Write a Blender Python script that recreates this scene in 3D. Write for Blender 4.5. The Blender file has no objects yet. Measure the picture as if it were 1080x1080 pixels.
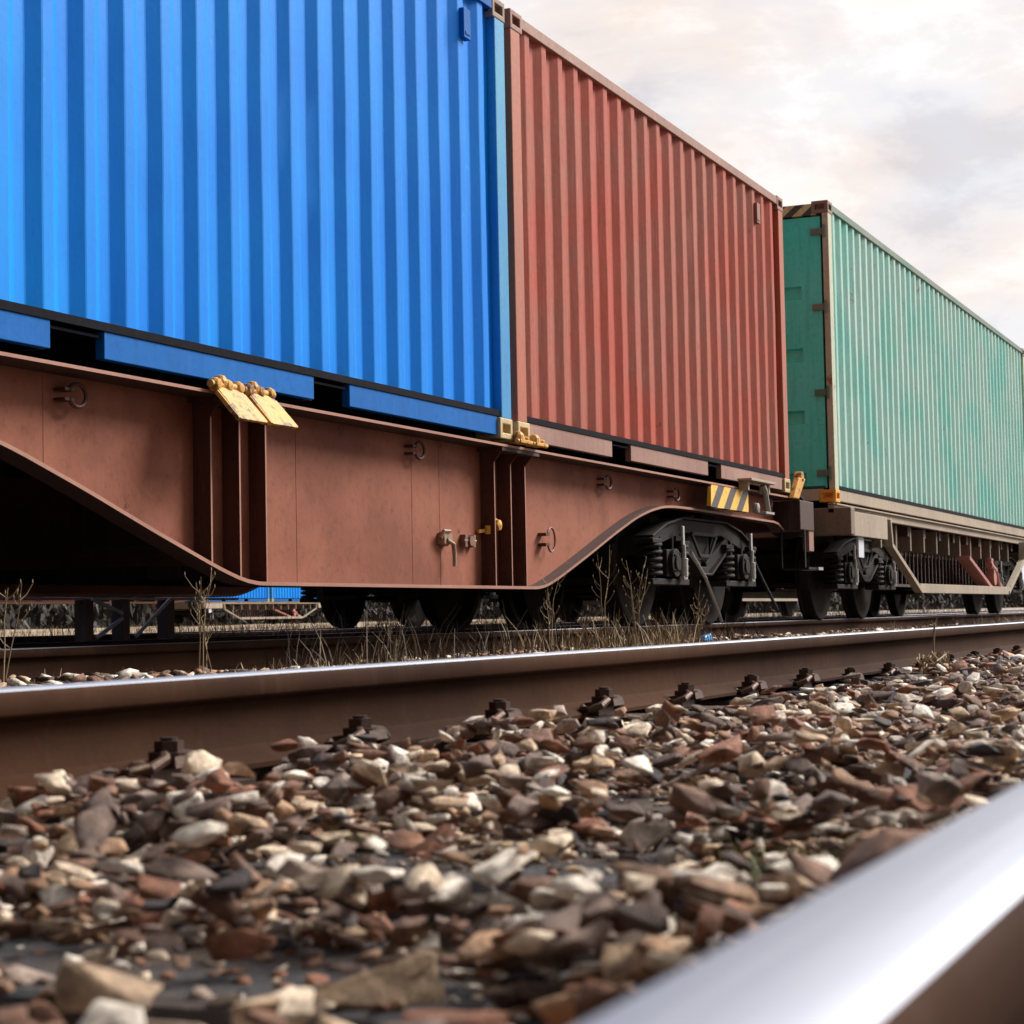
import bpy, bmesh, math, random
import numpy as np
from mathutils import Vector, Matrix
random.seed(7); rng = np.random.default_rng(7)
sc = bpy.context.scene
COL = sc.collection
R = math.radians

# ------------------------------------------------------------------ camera
# world frame: X runs along the tracks away from the camera, Y to the left (across the tracks),
# Z up, Z = 0 is the rail-top level
TH, TI, RO = 0.4045, 0.0534, 0.0195
CAMH = 0.0882
cam_d = bpy.data.cameras.new('camera'); cam = bpy.data.objects.new('camera', cam_d); COL.objects.link(cam)
cam_d.sensor_width = 36; cam_d.lens = 36*2066.47/1080
cam_d.clip_start = 0.02; cam_d.clip_end = 3000
D = Vector((math.cos(TH), math.sin(TH), 0))                # horizontal heading
fwd = (D*math.cos(TI) + Vector((0, 0, 1))*math.sin(TI)).normalized()
right = fwd.cross(Vector((0, 0, 1))).normalized(); up = right.cross(fwd)
c_, s_ = math.cos(RO), math.sin(RO)
r2 = right*c_ - up*s_; u2 = up*c_ + right*s_
cam.matrix_world = Matrix(((r2.x, u2.x, -fwd.x, 0), (r2.y, u2.y, -fwd.y, 0), (r2.z, u2.z, -fwd.z, CAMH), (0, 0, 0, 1)))
cam_d.dof.use_dof = True; cam_d.dof.focus_distance = 9.0; cam_d.dof.aperture_fstop = 12.0
sc.camera = cam

# ------------------------------------------------------------------ world, sun, exposure
SUN_AZ = R(-35)      # direction towards the sun, measured from +X towards +Y
SUN_EL = R(38)
w = bpy.data.worlds.new('World'); sc.world = w; w.use_nodes = True
wn, wl = w.node_tree.nodes, w.node_tree.links
wn.clear()
wo = wn.new('ShaderNodeOutputWorld'); bg = wn.new('ShaderNodeBackground'); bg.inputs[1].default_value = 0.1
sky = wn.new('ShaderNodeTexSky'); sky.sky_type = 'NISHITA'; sky.sun_disc = False
sky.sun_elevation = SUN_EL; sky.sun_rotation = math.pi/2 - SUN_AZ
sky.dust_density = 3.0
tc = wn.new('ShaderNodeTexCoord')
mp = wn.new('ShaderNodeMapping'); mp.inputs['Scale'].default_value = (1, 1, 2.2); mp.inputs['Location'].default_value = (0.4, 0.2, 0.15)
wl.new(tc.outputs['Generated'], mp.inputs[0])
n1 = wn.new('ShaderNodeTexNoise'); n1.inputs['Scale'].default_value = 8.5; n1.inputs['Detail'].default_value = 12; n1.inputs['Roughness'].default_value = .62
n1.inputs['Distortion'].default_value = .25
n2 = wn.new('ShaderNodeTexNoise'); n2.inputs['Scale'].default_value = 6.5; n2.inputs['Detail'].default_value = 5
wl.new(mp.outputs[0], n1.inputs[0]); wl.new(mp.outputs[0], n2.inputs[0])
cr = wn.new('ShaderNodeValToRGB')
e = cr.color_ramp.elements
e[0].position = .36; e[0].color = (6.1, 6.1, 6.5, 1)
e[1].position = .60; e[1].color = (8.5, 8.35, 8.3, 1)
k = cr.color_ramp.elements.new(.46); k.color = (7.3, 7.2, 7.4, 1)
k = cr.color_ramp.elements.new(.54); k.color = (7.8, 7.5, 7.45, 1)
wl.new(n1.outputs[0], cr.inputs[0])
cr2 = wn.new('ShaderNodeValToRGB')
cr2.color_ramp.elements[0].position = .46; cr2.color_ramp.elements[0].color = (1, 1, 1, 1)
cr2.color_ramp.elements[1].position = .66; cr2.color_ramp.elements[1].color = (1.0, .91, .84, 1)
wl.new(n2.outputs[0], cr2.inputs[0])
mm = wn.new('ShaderNodeMix'); mm.data_type = 'RGBA'; mm.blend_type = 'MULTIPLY'; mm.inputs[0].default_value = 1
wl.new(cr.outputs[0], mm.inputs[6]); wl.new(cr2.outputs[0], mm.inputs[7])
mx = wn.new('ShaderNodeMix'); mx.data_type = 'RGBA'; mx.inputs[0].default_value = .93
wl.new(sky.outputs[0], mx.inputs[6]); wl.new(mm.outputs[2], mx.inputs[7])
# cloud brightness weighted ahead and right, dimmed behind the camera to deepen wall contrast
nd = wn.new('ShaderNodeVectorMath'); nd.operation = 'DOT_PRODUCT'; nd.inputs[1].default_value = (math.cos(R(-2))*.97, math.sin(R(-2))*.97, .24)
nrm = wn.new('ShaderNodeVectorMath'); nrm.operation = 'NORMALIZE'; wl.new(tc.outputs['Generated'], nrm.inputs[0]); wl.new(nrm.outputs[0], nd.inputs[0])
mr = wn.new('ShaderNodeMapRange'); mr.inputs[1].default_value = -.3; mr.inputs[2].default_value = .78; mr.inputs[3].default_value = .20; mr.inputs[4].default_value = 1.0
wl.new(nd.outputs['Value'], mr.inputs[0])
mg = wn.new('ShaderNodeVectorMath'); mg.operation = 'SCALE'; wl.new(mx.outputs[2], mg.inputs[0]); wl.new(mr.outputs[0], mg.inputs['Scale'])
wl.new(mg.outputs[0], bg.inputs[0]); wl.new(bg.outputs[0], wo.inputs[0])

sd = bpy.data.lights.new('sun', 'SUN'); so = bpy.data.objects.new('sun', sd); COL.objects.link(so)
sd.energy = 4.6; sd.angle = R(26); sd.color = (1, .95, .88)
sdir = Vector((math.cos(SUN_AZ)*math.cos(SUN_EL), math.sin(SUN_AZ)*math.cos(SUN_EL), math.sin(SUN_EL)))
so.rotation_euler = sdir.to_track_quat('Z', 'Y').to_euler()
sc.view_settings.view_transform = 'Standard'; sc.view_settings.look = 'None'
sc.view_settings.exposure = 0.35; sc.view_settings.gamma = 1
sc.render.engine = 'CYCLES'
sc.cycles.max_bounces = 6

# ------------------------------------------------------------------ materials
def new_mat(name):
    m = bpy.data.materials.new(name); m.use_nodes = True
    return m, m.node_tree.nodes, m.node_tree.links, m.node_tree.nodes['Principled BSDF']
def noise(N, L, vec, scale, detail=6, rough=.6, dim=None):
    n = N.new('ShaderNodeTexNoise'); n.inputs['Scale'].default_value = scale
    n.inputs['Detail'].default_value = detail; n.inputs['Roughness'].default_value = rough
    L.new(vec, n.inputs['Vector']); return n
def ramp(N, L, fac, p0, p1, c0=(0, 0, 0, 1), c1=(1, 1, 1, 1)):
    r = N.new('ShaderNodeValToRGB'); r.color_ramp.elements[0].position = p0; r.color_ramp.elements[1].position = p1
    r.color_ramp.elements[0].color = c0; r.color_ramp.elements[1].color = c1
    L.new(fac, r.inputs[0]); return r
def mixc(N, L, fac, a, b, mode='MIX'):
    m = N.new('ShaderNodeMix'); m.data_type = 'RGBA'; m.blend_type = mode
    if isinstance(fac, (int, float)): m.inputs[0].default_value = fac
    else: L.new(fac, m.inputs[0])
    for s, v in ((6, a), (7, b)):
        if isinstance(v, tuple): m.inputs[s].default_value = v
        else: L.new(v, m.inputs[s])
    return m.outputs[2]
def rgb(c): return (c[0], c[1], c[2], 1)

def paint(name, base, alt=None, alt_amt=.5, dirt=(.05, .04, .035), dirt_amt=.3, rust=(.12, .045, .02), rust_amt=.0,
          rough=.5, streak=.4, scale=1.0, bump=.15, metal=0, spec=.5, seed=0, sscale=2.2):
    m, N, L, B = new_mat(name)
    t = N.new('ShaderNodeTexCoord')
    mapn = N.new('ShaderNodeMapping'); mapn.inputs['Location'].default_value = (seed*3.1, seed*1.7, seed*.9)
    L.new(t.outputs['Object'], mapn.inputs[0]); v = mapn.outputs[0]
    ms = N.new('ShaderNodeMapping'); ms.inputs['Scale'].default_value = (9, 9, .7); ms.inputs['Location'].default_value = (seed, 0, 0)
    L.new(t.outputs['Object'], ms.inputs[0])
    big = noise(N, L, v, 1.1*scale, 5); fine = noise(N, L, v, 28*scale, 8, .7); st = noise(N, L, ms.outputs[0], sscale, 6, .65)
    col = rgb(base)
    if alt: col = mixc(N, L, ramp(N, L, big.outputs[0], .38, .38+.5*(1.15-alt_amt)).outputs[0], rgb(base), rgb(alt))
    else: col = mixc(N, L, ramp(N, L, big.outputs[0], .3, .7).outputs[0], rgb([c*.88 for c in base]), rgb([min(1, c*1.1) for c in base]))
    if streak > 0:
        sf = ramp(N, L, st.outputs[0], .5, .78, (0, 0, 0, 1), (streak,)*3+(1,))
        col = mixc(N, L, sf.outputs[0], col, rgb(dirt))
        sf2 = ramp(N, L, st.outputs[0], .24, .42, (streak*.5,)*3+(1,), (0, 0, 0, 1))
        col = mixc(N, L, sf2.outputs[0], col, rgb([min(.9, c*.6+.3) for c in base]))
    if dirt_amt > 0:
        df = ramp(N, L, fine.outputs[0], .52, .75, (0, 0, 0, 1), (dirt_amt,)*3+(1,))
        col = mixc(N, L, df.outputs[0], col, rgb(dirt))
    if rust_amt > 0:
        rn = noise(N, L, v, 6*scale, 9, .72)
        rf = ramp(N, L, rn.outputs[0], .70-.2*rust_amt, .76-.2*rust_amt)
        col = mixc(N, L, rf.outputs[0], col, rgb(rust))
    L.new(col, B.inputs['Base Color'])
    rr = N.new('ShaderNodeMapRange'); rr.inputs[3].default_value = max(.05, rough-.12); rr.inputs[4].default_value = min(1, rough+.18)
    L.new(fine.outputs[0], rr.inputs[0]); L.new(rr.outputs[0], B.inputs['Roughness'])
    B.inputs['Metallic'].default_value = metal; B.inputs['Specular IOR Level'].default_value = spec
    b = N.new('ShaderNodeBump'); b.inputs['Strength'].default_value = bump; b.inputs['Distance'].default_value = .01
    mixb = N.new('ShaderNodeMath'); mixb.operation = 'ADD'; L.new(fine.outputs[0], mixb.inputs[0]); L.new(big.outputs[0], mixb.inputs[1])
    L.new(mixb.outputs[0], b.inputs['Height']); L.new(b.outputs[0], B.inputs['Normal'])
    return m

M = {}
M['blue'] = paint('blue_paint', (.0, .225, .84), (.0, .28, .88), .5, dirt=(.01, .07, .25), dirt_amt=.16, rust=(.06, .36, .82), rust_amt=.2, rough=.45, streak=.14, spec=.15, sscale=6, bump=.08, seed=1)
M['blue_rail'] = paint('blue_rail_paint', (.0, .125, .46), dirt=(.01, .03, .08), dirt_amt=.3, rough=.6, spec=.15, streak=.25, seed=2)
M['blue_post'] = paint('blue_post_paint', (.02, .26, .60), (.05, .36, .55), .5, dirt=(.03, .08, .12), dirt_amt=.3, rust=(.2, .1, .05), rust_amt=.25, rough=.45, streak=.3, seed=3)
M['red'] = paint('oxide_red_paint', (.47, .088, .058), (.40, .125, .092), .7, dirt=(.15, .08, .05), dirt_amt=.3, rust=(.16, .05, .03), rust_amt=.25, rough=.62, streak=.7, spec=.2, seed=4, sscale=6)
M['red_post'] = paint('orange_red_post_paint', (.44, .12, .065), (.36, .12, .08), .5, dirt=(.2, .08, .05), dirt_amt=.4, rough=.6, streak=.4, seed=5)
M['red_rail'] = paint('dusty_red_rail_paint', (.36, .20, .16), (.26, .12, .09), .5, dirt=(.08, .05, .04), dirt_amt=.4, rough=.65, streak=.3, seed=6)
M['green'] = paint('faded_green_paint', (.25, .64, .57), (.42, .68, .62), .8, dirt=(.36, .30, .25), dirt_amt=.4, rust=(.34, .24, .18), rust_amt=.35, rough=.6, streak=.6, spec=.2, seed=7, sscale=5)
M['green_top'] = paint('dull_green_top_rail', (.10, .20, .16), (.22, .24, .20), .6, dirt=(.05, .05, .04), rough=.6, streak=.2, seed=41)
M['green_door'] = paint('teal_door_paint', (.07, .84, .74), (.12, .88, .80), .5, dirt=(.02, .12, .10), dirt_amt=.3, rough=.45, streak=.3, seed=8)
M['green_post'] = paint('beige_post_paint', (.56, .58, .44), (.42, .52, .42), .6, dirt=(.2, .13, .08), dirt_amt=.5, rust=(.25, .12, .06), rust_amt=.4, rough=.65, streak=.5, seed=9)
M['casting_grey'] = paint('worn_steel_casting', (.22, .19, .17), (.3, .2, .15), .6, dirt=(.08, .05, .04), dirt_amt=.5, rust=(.2, .08, .04), rust_amt=.4, rough=.65, streak=0, seed=10)
M['casting_yellow'] = paint('cream_yellow_casting', (.62, .48, .26), (.5, .36, .2), .5, dirt=(.2, .1, .05), dirt_amt=.5, rust=(.25, .1, .04), rust_amt=.35, rough=.6, streak=.2, seed=11)
M['orange'] = paint('orange_casting_paint', (.80, .34, .03), (.75, .40, .04), .5, dirt=(.3, .15, .05), dirt_amt=.4, rough=.55, streak=.2, seed=12)
M['wagon'] = paint('oxide_brown_wagon_paint', (.22, .070, .040), (.33, .115, .070), .8, dirt=(.075, .034, .025), dirt_amt=.45, rust=(.10, .035, .022), rust_amt=.3, rough=.68, streak=.16, spec=.22, seed=13)
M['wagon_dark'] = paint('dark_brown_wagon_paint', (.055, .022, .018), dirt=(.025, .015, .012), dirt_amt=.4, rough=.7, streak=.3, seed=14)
M['wagon_shade'] = paint('shaded_brown_rib_paint', (.085, .033, .024), (.14, .05, .036), .5, dirt=(.03, .018, .014), dirt_amt=.5, rough=.8, streak=.4, spec=.15, seed=43)  # darker wagon brown that paints shade into the rib faces
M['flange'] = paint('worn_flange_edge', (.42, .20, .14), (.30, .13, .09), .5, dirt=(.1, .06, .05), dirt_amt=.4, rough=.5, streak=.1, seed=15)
M['yellow'] = paint('yellow_flap_paint', (.72, .37, .05), (.62, .32, .07), .6, dirt=(.12, .06, .03), dirt_amt=.7, rust=(.14, .06, .03), rust_amt=.8, rough=.55, streak=.2, scale=2, seed=16)
M['beige'] = paint('beige_grey_wagon_paint', (.42, .34, .25), (.34, .27, .21), .6, dirt=(.12, .08, .06), dirt_amt=.5, rust=(.2, .09, .05), rust_amt=.3, rough=.65, streak=.5, seed=17)
M['beige_dark'] = paint('shaded_beige_wagon_paint', (.20, .15, .11), dirt=(.06, .04, .03), dirt_amt=.5, rough=.75, streak=.4, seed=18)  # darker beige: shade painted into the headstocks and inner beam
M['bogie'] = paint('grimy_black_bogie_paint', (.010, .009, .009), (.034, .026, .022), .5, dirt=(.06, .042, .030), dirt_amt=.35, rough=.7, streak=.3, spec=.2, seed=19)
M['bogie_light'] = paint('highlit_grey_damper_metal', (.50, .48, .46), dirt=(.06, .05, .05), dirt_amt=.5, rough=.4, streak=.3, metal=.3, seed=20)  # pale base colour paints in the dampers' highlight
M['wheel'] = paint('brown_black_wheel_steel', (.018, .014, .012), (.04, .026, .02), .5, dirt=(.03, .02, .02), dirt_amt=.4, rough=.8, spec=.2, metal=.1, streak=0, seed=21)
M['ring'] = paint('dark_rusty_ring_steel', (.09, .035, .025), dirt=(.03, .02, .02), rough=.5, metal=.3, streak=0, seed=22)
M['fitting'] = paint('worn_brass_coloured_fitting', (.48, .34, .20), (.2, .1, .07), .8, dirt=(.08, .04, .03), dirt_amt=.5, rough=.5, streak=0, scale=4, seed=23)
M['white_label'] = paint('pale_label_paint', (.66, .68, .74), dirt=(.3, .3, .34), rough=.5, streak=.2, seed=24)
M['rubber'] = paint('black_hose_rubber', (.025, .025, .025), rough=.6, streak=0, seed=25)
M['pink'] = paint('faded_pink_red_paint', (.42, .13, .11), (.5, .22, .18), .5, dirt=(.15, .06, .05), rough=.6, streak=.2, seed=26)
M['timber'] = paint('weathered_tan_timber', (.15, .09, .05), (.08, .05, .035), .6, dirt=(.05, .035, .03), dirt_amt=.5, rough=.85, streak=.6, seed=27)
M['pale_metal'] = paint('pale_grey_bar', (.36, .34, .32), dirt=(.15, .12, .1), dirt_amt=.5, rough=.5, streak=.3, seed=28)
M['lip'] = paint('near_black_lip_paint', (.005, .005, .010), dirt_amt=.0, rough=.8, streak=0, spec=.1, seed=40)  # near-black, for the strip below the panels and the pocket liners
M['roof'] = paint('container_roof_paint', (.3, .3, .3), rough=.6, streak=0, seed=29)

def hazard(name, c1, c2, scale, axis=(1, 0, 1), rot=0.0):
    m, N, L, B = new_mat(name)
    t = N.new('ShaderNodeTexCoord'); sx = N.new('ShaderNodeSeparateXYZ'); L.new(t.outputs['Object'], sx.inputs[0])
    a = N.new('ShaderNodeMath'); a.operation = 'MULTIPLY'; a.inputs[1].default_value = axis[0]; L.new(sx.outputs[0], a.inputs[0])
    y = N.new('ShaderNodeMath'); y.operation = 'MULTIPLY_ADD'; y.inputs[1].default_value = axis[1]; L.new(sx.outputs[1], y.inputs[0]); L.new(a.outputs[0], y.inputs[2])
    z = N.new('ShaderNodeMath'); z.operation = 'MULTIPLY_ADD'; z.inputs[1].default_value = axis[2]; L.new(sx.outputs[2], z.inputs[0]); L.new(y.outputs[0], z.inputs[2])
    s = N.new('ShaderNodeMath'); s.operation = 'MULTIPLY'; s.inputs[1].default_value = scale; L.new(z.outputs[0], s.inputs[0])
    f = N.new('ShaderNodeMath'); f.operation = 'FRACT'; L.new(s.outputs[0], f.inputs[0])
    g = N.new('ShaderNodeMath'); g.operation = 'GREATER_THAN'; g.inputs[1].default_value = .5; L.new(f.outputs[0], g.inputs[0])
    n = noise(N, L, t.outputs['Object'], 30, 6, .7)
    col = mixc(N, L, g.outputs[0], rgb(c1), rgb(c2))
    col = mixc(N, L, ramp(N, L, n.outputs[0], .5, .7, (0, 0, 0, 1), (.6, .6, .6, 1)).outputs[0], col, (.12, .07, .04, 1))
    L.new(col, B.inputs['Base Color']); B.inputs['Roughness'].default_value = .55
    return m
M['hazard'] = hazard('hazard_stripes', (.80, .44, .03), (.018, .010, .008), 3.0, (1, 0, -1.6))
M['hazard_top'] = hazard('header_hazard_stripes', (.70, .62, .32), (.06, .08, .07), 5.5, (0, 1, 1.2))

def rail_side_mat():
    m = paint('rusty_rail_side', (.030, .012, .006), (.060, .026, .013), .6, dirt=(.03, .017, .012), dirt_amt=.35, rust=(.13, .06, .03), rust_amt=.2, rough=.75, streak=.12, spec=.06, seed=31, bump=.2)
    return m
M['rail'] = rail_side_mat()
def rail_head_mat():
    m, N, L, B = new_mat('polished_rail_head')
    t = N.new('ShaderNodeTexCoord'); mp_ = N.new('ShaderNodeMapping'); mp_.inputs['Scale'].default_value = (.6, 60, 60)
    L.new(t.outputs['Object'], mp_.inputs[0]); n = noise(N, L, mp_.outputs[0], 3, 5)
    c = ramp(N, L, n.outputs[0], .3, .7, (.33, .36, .43, 1), (.46, .48, .55, 1)); L.new(c.outputs[0], B.inputs['Base Color'])
    B.inputs['Metallic'].default_value = .9; B.inputs['Roughness'].default_value = .26
    r = N.new('ShaderNodeMapRange'); r.inputs[3].default_value = .5; r.inputs[4].default_value = .64
    L.new(n.outputs[0], r.inputs[0]); L.new(r.outputs[0], B.inputs['Roughness'])
    return m
M['rail_top'] = rail_head_mat()
def clip_mat():
    return paint('oily_dark_clip_steel', (.05, .028, .020), (.11, .05, .03), .5, dirt=(.16, .08, .045), dirt_amt=.3, rough=.45, metal=.4, streak=0, scale=3, seed=32)
M['clip'] = clip_mat()
def sleeper_mat():
    m, N, L, B = new_mat('weathered_sleeper_timber')
    t = N.new('ShaderNodeTexCoord'); mp_ = N.new('ShaderNodeMapping'); mp_.inputs['Scale'].default_value = (16, 1.2, 8)
    L.new(t.outputs['Object'], mp_.inputs[0]); n = noise(N, L, mp_.outputs[0], 4, 9, .7); n2_ = noise(N, L, t.outputs['Object'], 5, 6)
    c = ramp(N, L, n.outputs[0], .3, .72, (.018, .018, .024, 1), (.085, .080, .088, 1))
    c2 = mixc(N, L, ramp(N, L, n2_.outputs[0], .45, .62).outputs[0], c.outputs[0], (.095, .062, .045, 1))
    n3_ = noise(N, L, t.outputs['Object'], 90, 4, .7); c2 = mixc(N, L, ramp(N, L, n3_.outputs[0], .55, .68, (0, 0, 0, 1), (.7, .7, .7, 1)).outputs[0], c2, (.20, .17, .15, 1))
    L.new(c2, B.inputs['Base Color']); B.inputs['Roughness'].default_value = .8
    b = N.new('ShaderNodeBump'); b.inputs['Strength'].default_value = 1.0; b.inputs['Distance'].default_value = .012
    L.new(n.outputs[0], b.inputs['Height']); L.new(b.outputs[0], B.inputs['Normal'])
    return m
M['sleeper'] = sleeper_mat()
STONE_STOPS = [(0, (.045, .034, .036)), (.07, (.12, .075, .060)), (.17, (.22, .11, .068)), (.29, (.33, .14, .080)), (.39, (.20, .135, .11)),
               (.49, (.45, .27, .16)), (.58, (.28, .13, .075)), (.63, (.66, .48, .32)), (.70, (.86, .72, .56)), (.79, (.94, .88, .79)), (.95, (.42, .33, .28))]
def stone_mat(name='ballast_stone', fixed=None, seed=0):
    m, N, L, B = new_mat(name)
    g = N.new('ShaderNodeNewGeometry'); t = N.new('ShaderNodeTexCoord')
    n = noise(N, L, t.outputs['Object'], 42, 8, .7); n2_ = noise(N, L, t.outputs['Object'], 13, 4, .6)
    if fixed is None:
        r = N.new('ShaderNodeValToRGB'); r.color_ramp.interpolation = 'CONSTANT'
        els = r.color_ramp.elements
        els[0].position = 0; els[0].color = rgb(STONE_STOPS[0][1]); els[1].position = STONE_STOPS[1][0]; els[1].color = rgb(STONE_STOPS[1][1])
        for p, c in STONE_STOPS[2:]:
            q = els.new(p); q.color = rgb(c)
        L.new(g.outputs['Random Per Island'], r.inputs[0]); col = r.outputs[0]
    else: col = rgb(fixed)
    mul = ramp(N, L, n.outputs[0], .36, .64, (.48, .43, .40, 1), (1.35, 1.31, 1.26, 1))
    c = mixc(N, L, 1.0, col, mul.outputs[0], 'MULTIPLY')
    c = mixc(N, L, ramp(N, L, n2_.outputs[0], .53, .62, (0, 0, 0, 1), (.55, .55, .55, 1) if fixed is None else (.15, .15, .15, 1)).outputs[0], c, (.085, .045, .03, 1))
    L.new(c, B.inputs['Base Color']); B.inputs['Roughness'].default_value = .72
    b = N.new('ShaderNodeBump'); b.inputs['Strength'].default_value = 1.0; b.inputs['Distance'].default_value = .009
    L.new(n.outputs[0], b.inputs['Height']); L.new(b.outputs[0], B.inputs['Normal'])
    return m
M['stone'] = stone_mat()
def ground_mat(name, cols, sc_=6):
    m, N, L, B = new_mat(name)
    t = N.new('ShaderNodeTexCoord')
    v = N.new('ShaderNodeTexVoronoi'); v.inputs['Scale'].default_value = sc_*4; L.new(t.outputs['Object'], v.inputs['Vector'])
    n = noise(N, L, t.outputs['Object'], sc_*.12, 6, .65); n2_ = noise(N, L, t.outputs['Object'], sc_*6, 6, .7)
    c = ramp(N, L, n.outputs[0], .35, .65, rgb(cols[0]), rgb(cols[1]))
    vh = N.new('ShaderNodeSeparateColor'); L.new(v.outputs['Color'], vh.inputs[0])
    c2 = mixc(N, L, ramp(N, L, vh.outputs[0], .55, .95, (0, 0, 0, 1), (.8, .8, .8, 1)).outputs[0], c.outputs[0], rgb(cols[2]))
    c2 = mixc(N, L, ramp(N, L, n2_.outputs[0], .4, .6, (.6, .6, .6, 1), (0, 0, 0, 1)).outputs[0], c2, rgb(cols[3]))
    L.new(c2, B.inputs['Base Color']); B.inputs['Roughness'].default_value = .95
    b = N.new('ShaderNodeBump'); b.inputs['Strength'].default_value = .8; b.inputs['Distance'].default_value = .03
    L.new(v.outputs['Distance'], b.inputs['Height']); L.new(b.outputs[0], B.inputs['Normal'])
    return m
M['ground'] = ground_mat('dry_yard_ground', ((.14, .10, .07), (.22, .17, .11), (.34, .28, .21), (.07, .05, .035)))
M['bank'] = ground_mat('brushy_bank', ((.016, .013, .009), (.03, .023, .015), (.05, .04, .026), (.02, .016, .012)), 1.2)
M['verge'] = ground_mat('pale_dry_verge', ((.34, .25, .17), (.46, .35, .25), (.55, .44, .34), (.2, .14, .09)), 3)
M['bed'] = ground_mat('ballast_bed_grit', ((.03, .021, .017), (.055, .038, .028), (.16, .12, .095), (.014, .011, .010)), 9)
def leaf_mat(name, a, b_):
    m, N, L, B = new_mat(name); g = N.new('ShaderNodeNewGeometry')
    c = ramp(N, L, g.outputs['Random Per Island'], 0, 1, rgb(a), rgb(b_)); L.new(c.outputs[0], B.inputs['Base Color'])
    B.inputs['Roughness'].default_value = .7
    return m
M['straw'] = leaf_mat('dry_straw', (.16, .10, .05), (.48, .36, .20))
M['brush'] = leaf_mat('dead_brown_brush', (.02, .015, .012), (.16, .11, .075))
M['grass'] = leaf_mat('yellow_green_grass', (.07, .09, .025), (.34, .32, .10))
M['wood_leaf'] = leaf_mat('dark_brown_twigs', (.010, .008, .006), (.035, .026, .017))
M['litter'] = paint('blue_plastic', (.03, .25, .6), dirt_amt=0, rough=.4, streak=0)

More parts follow.
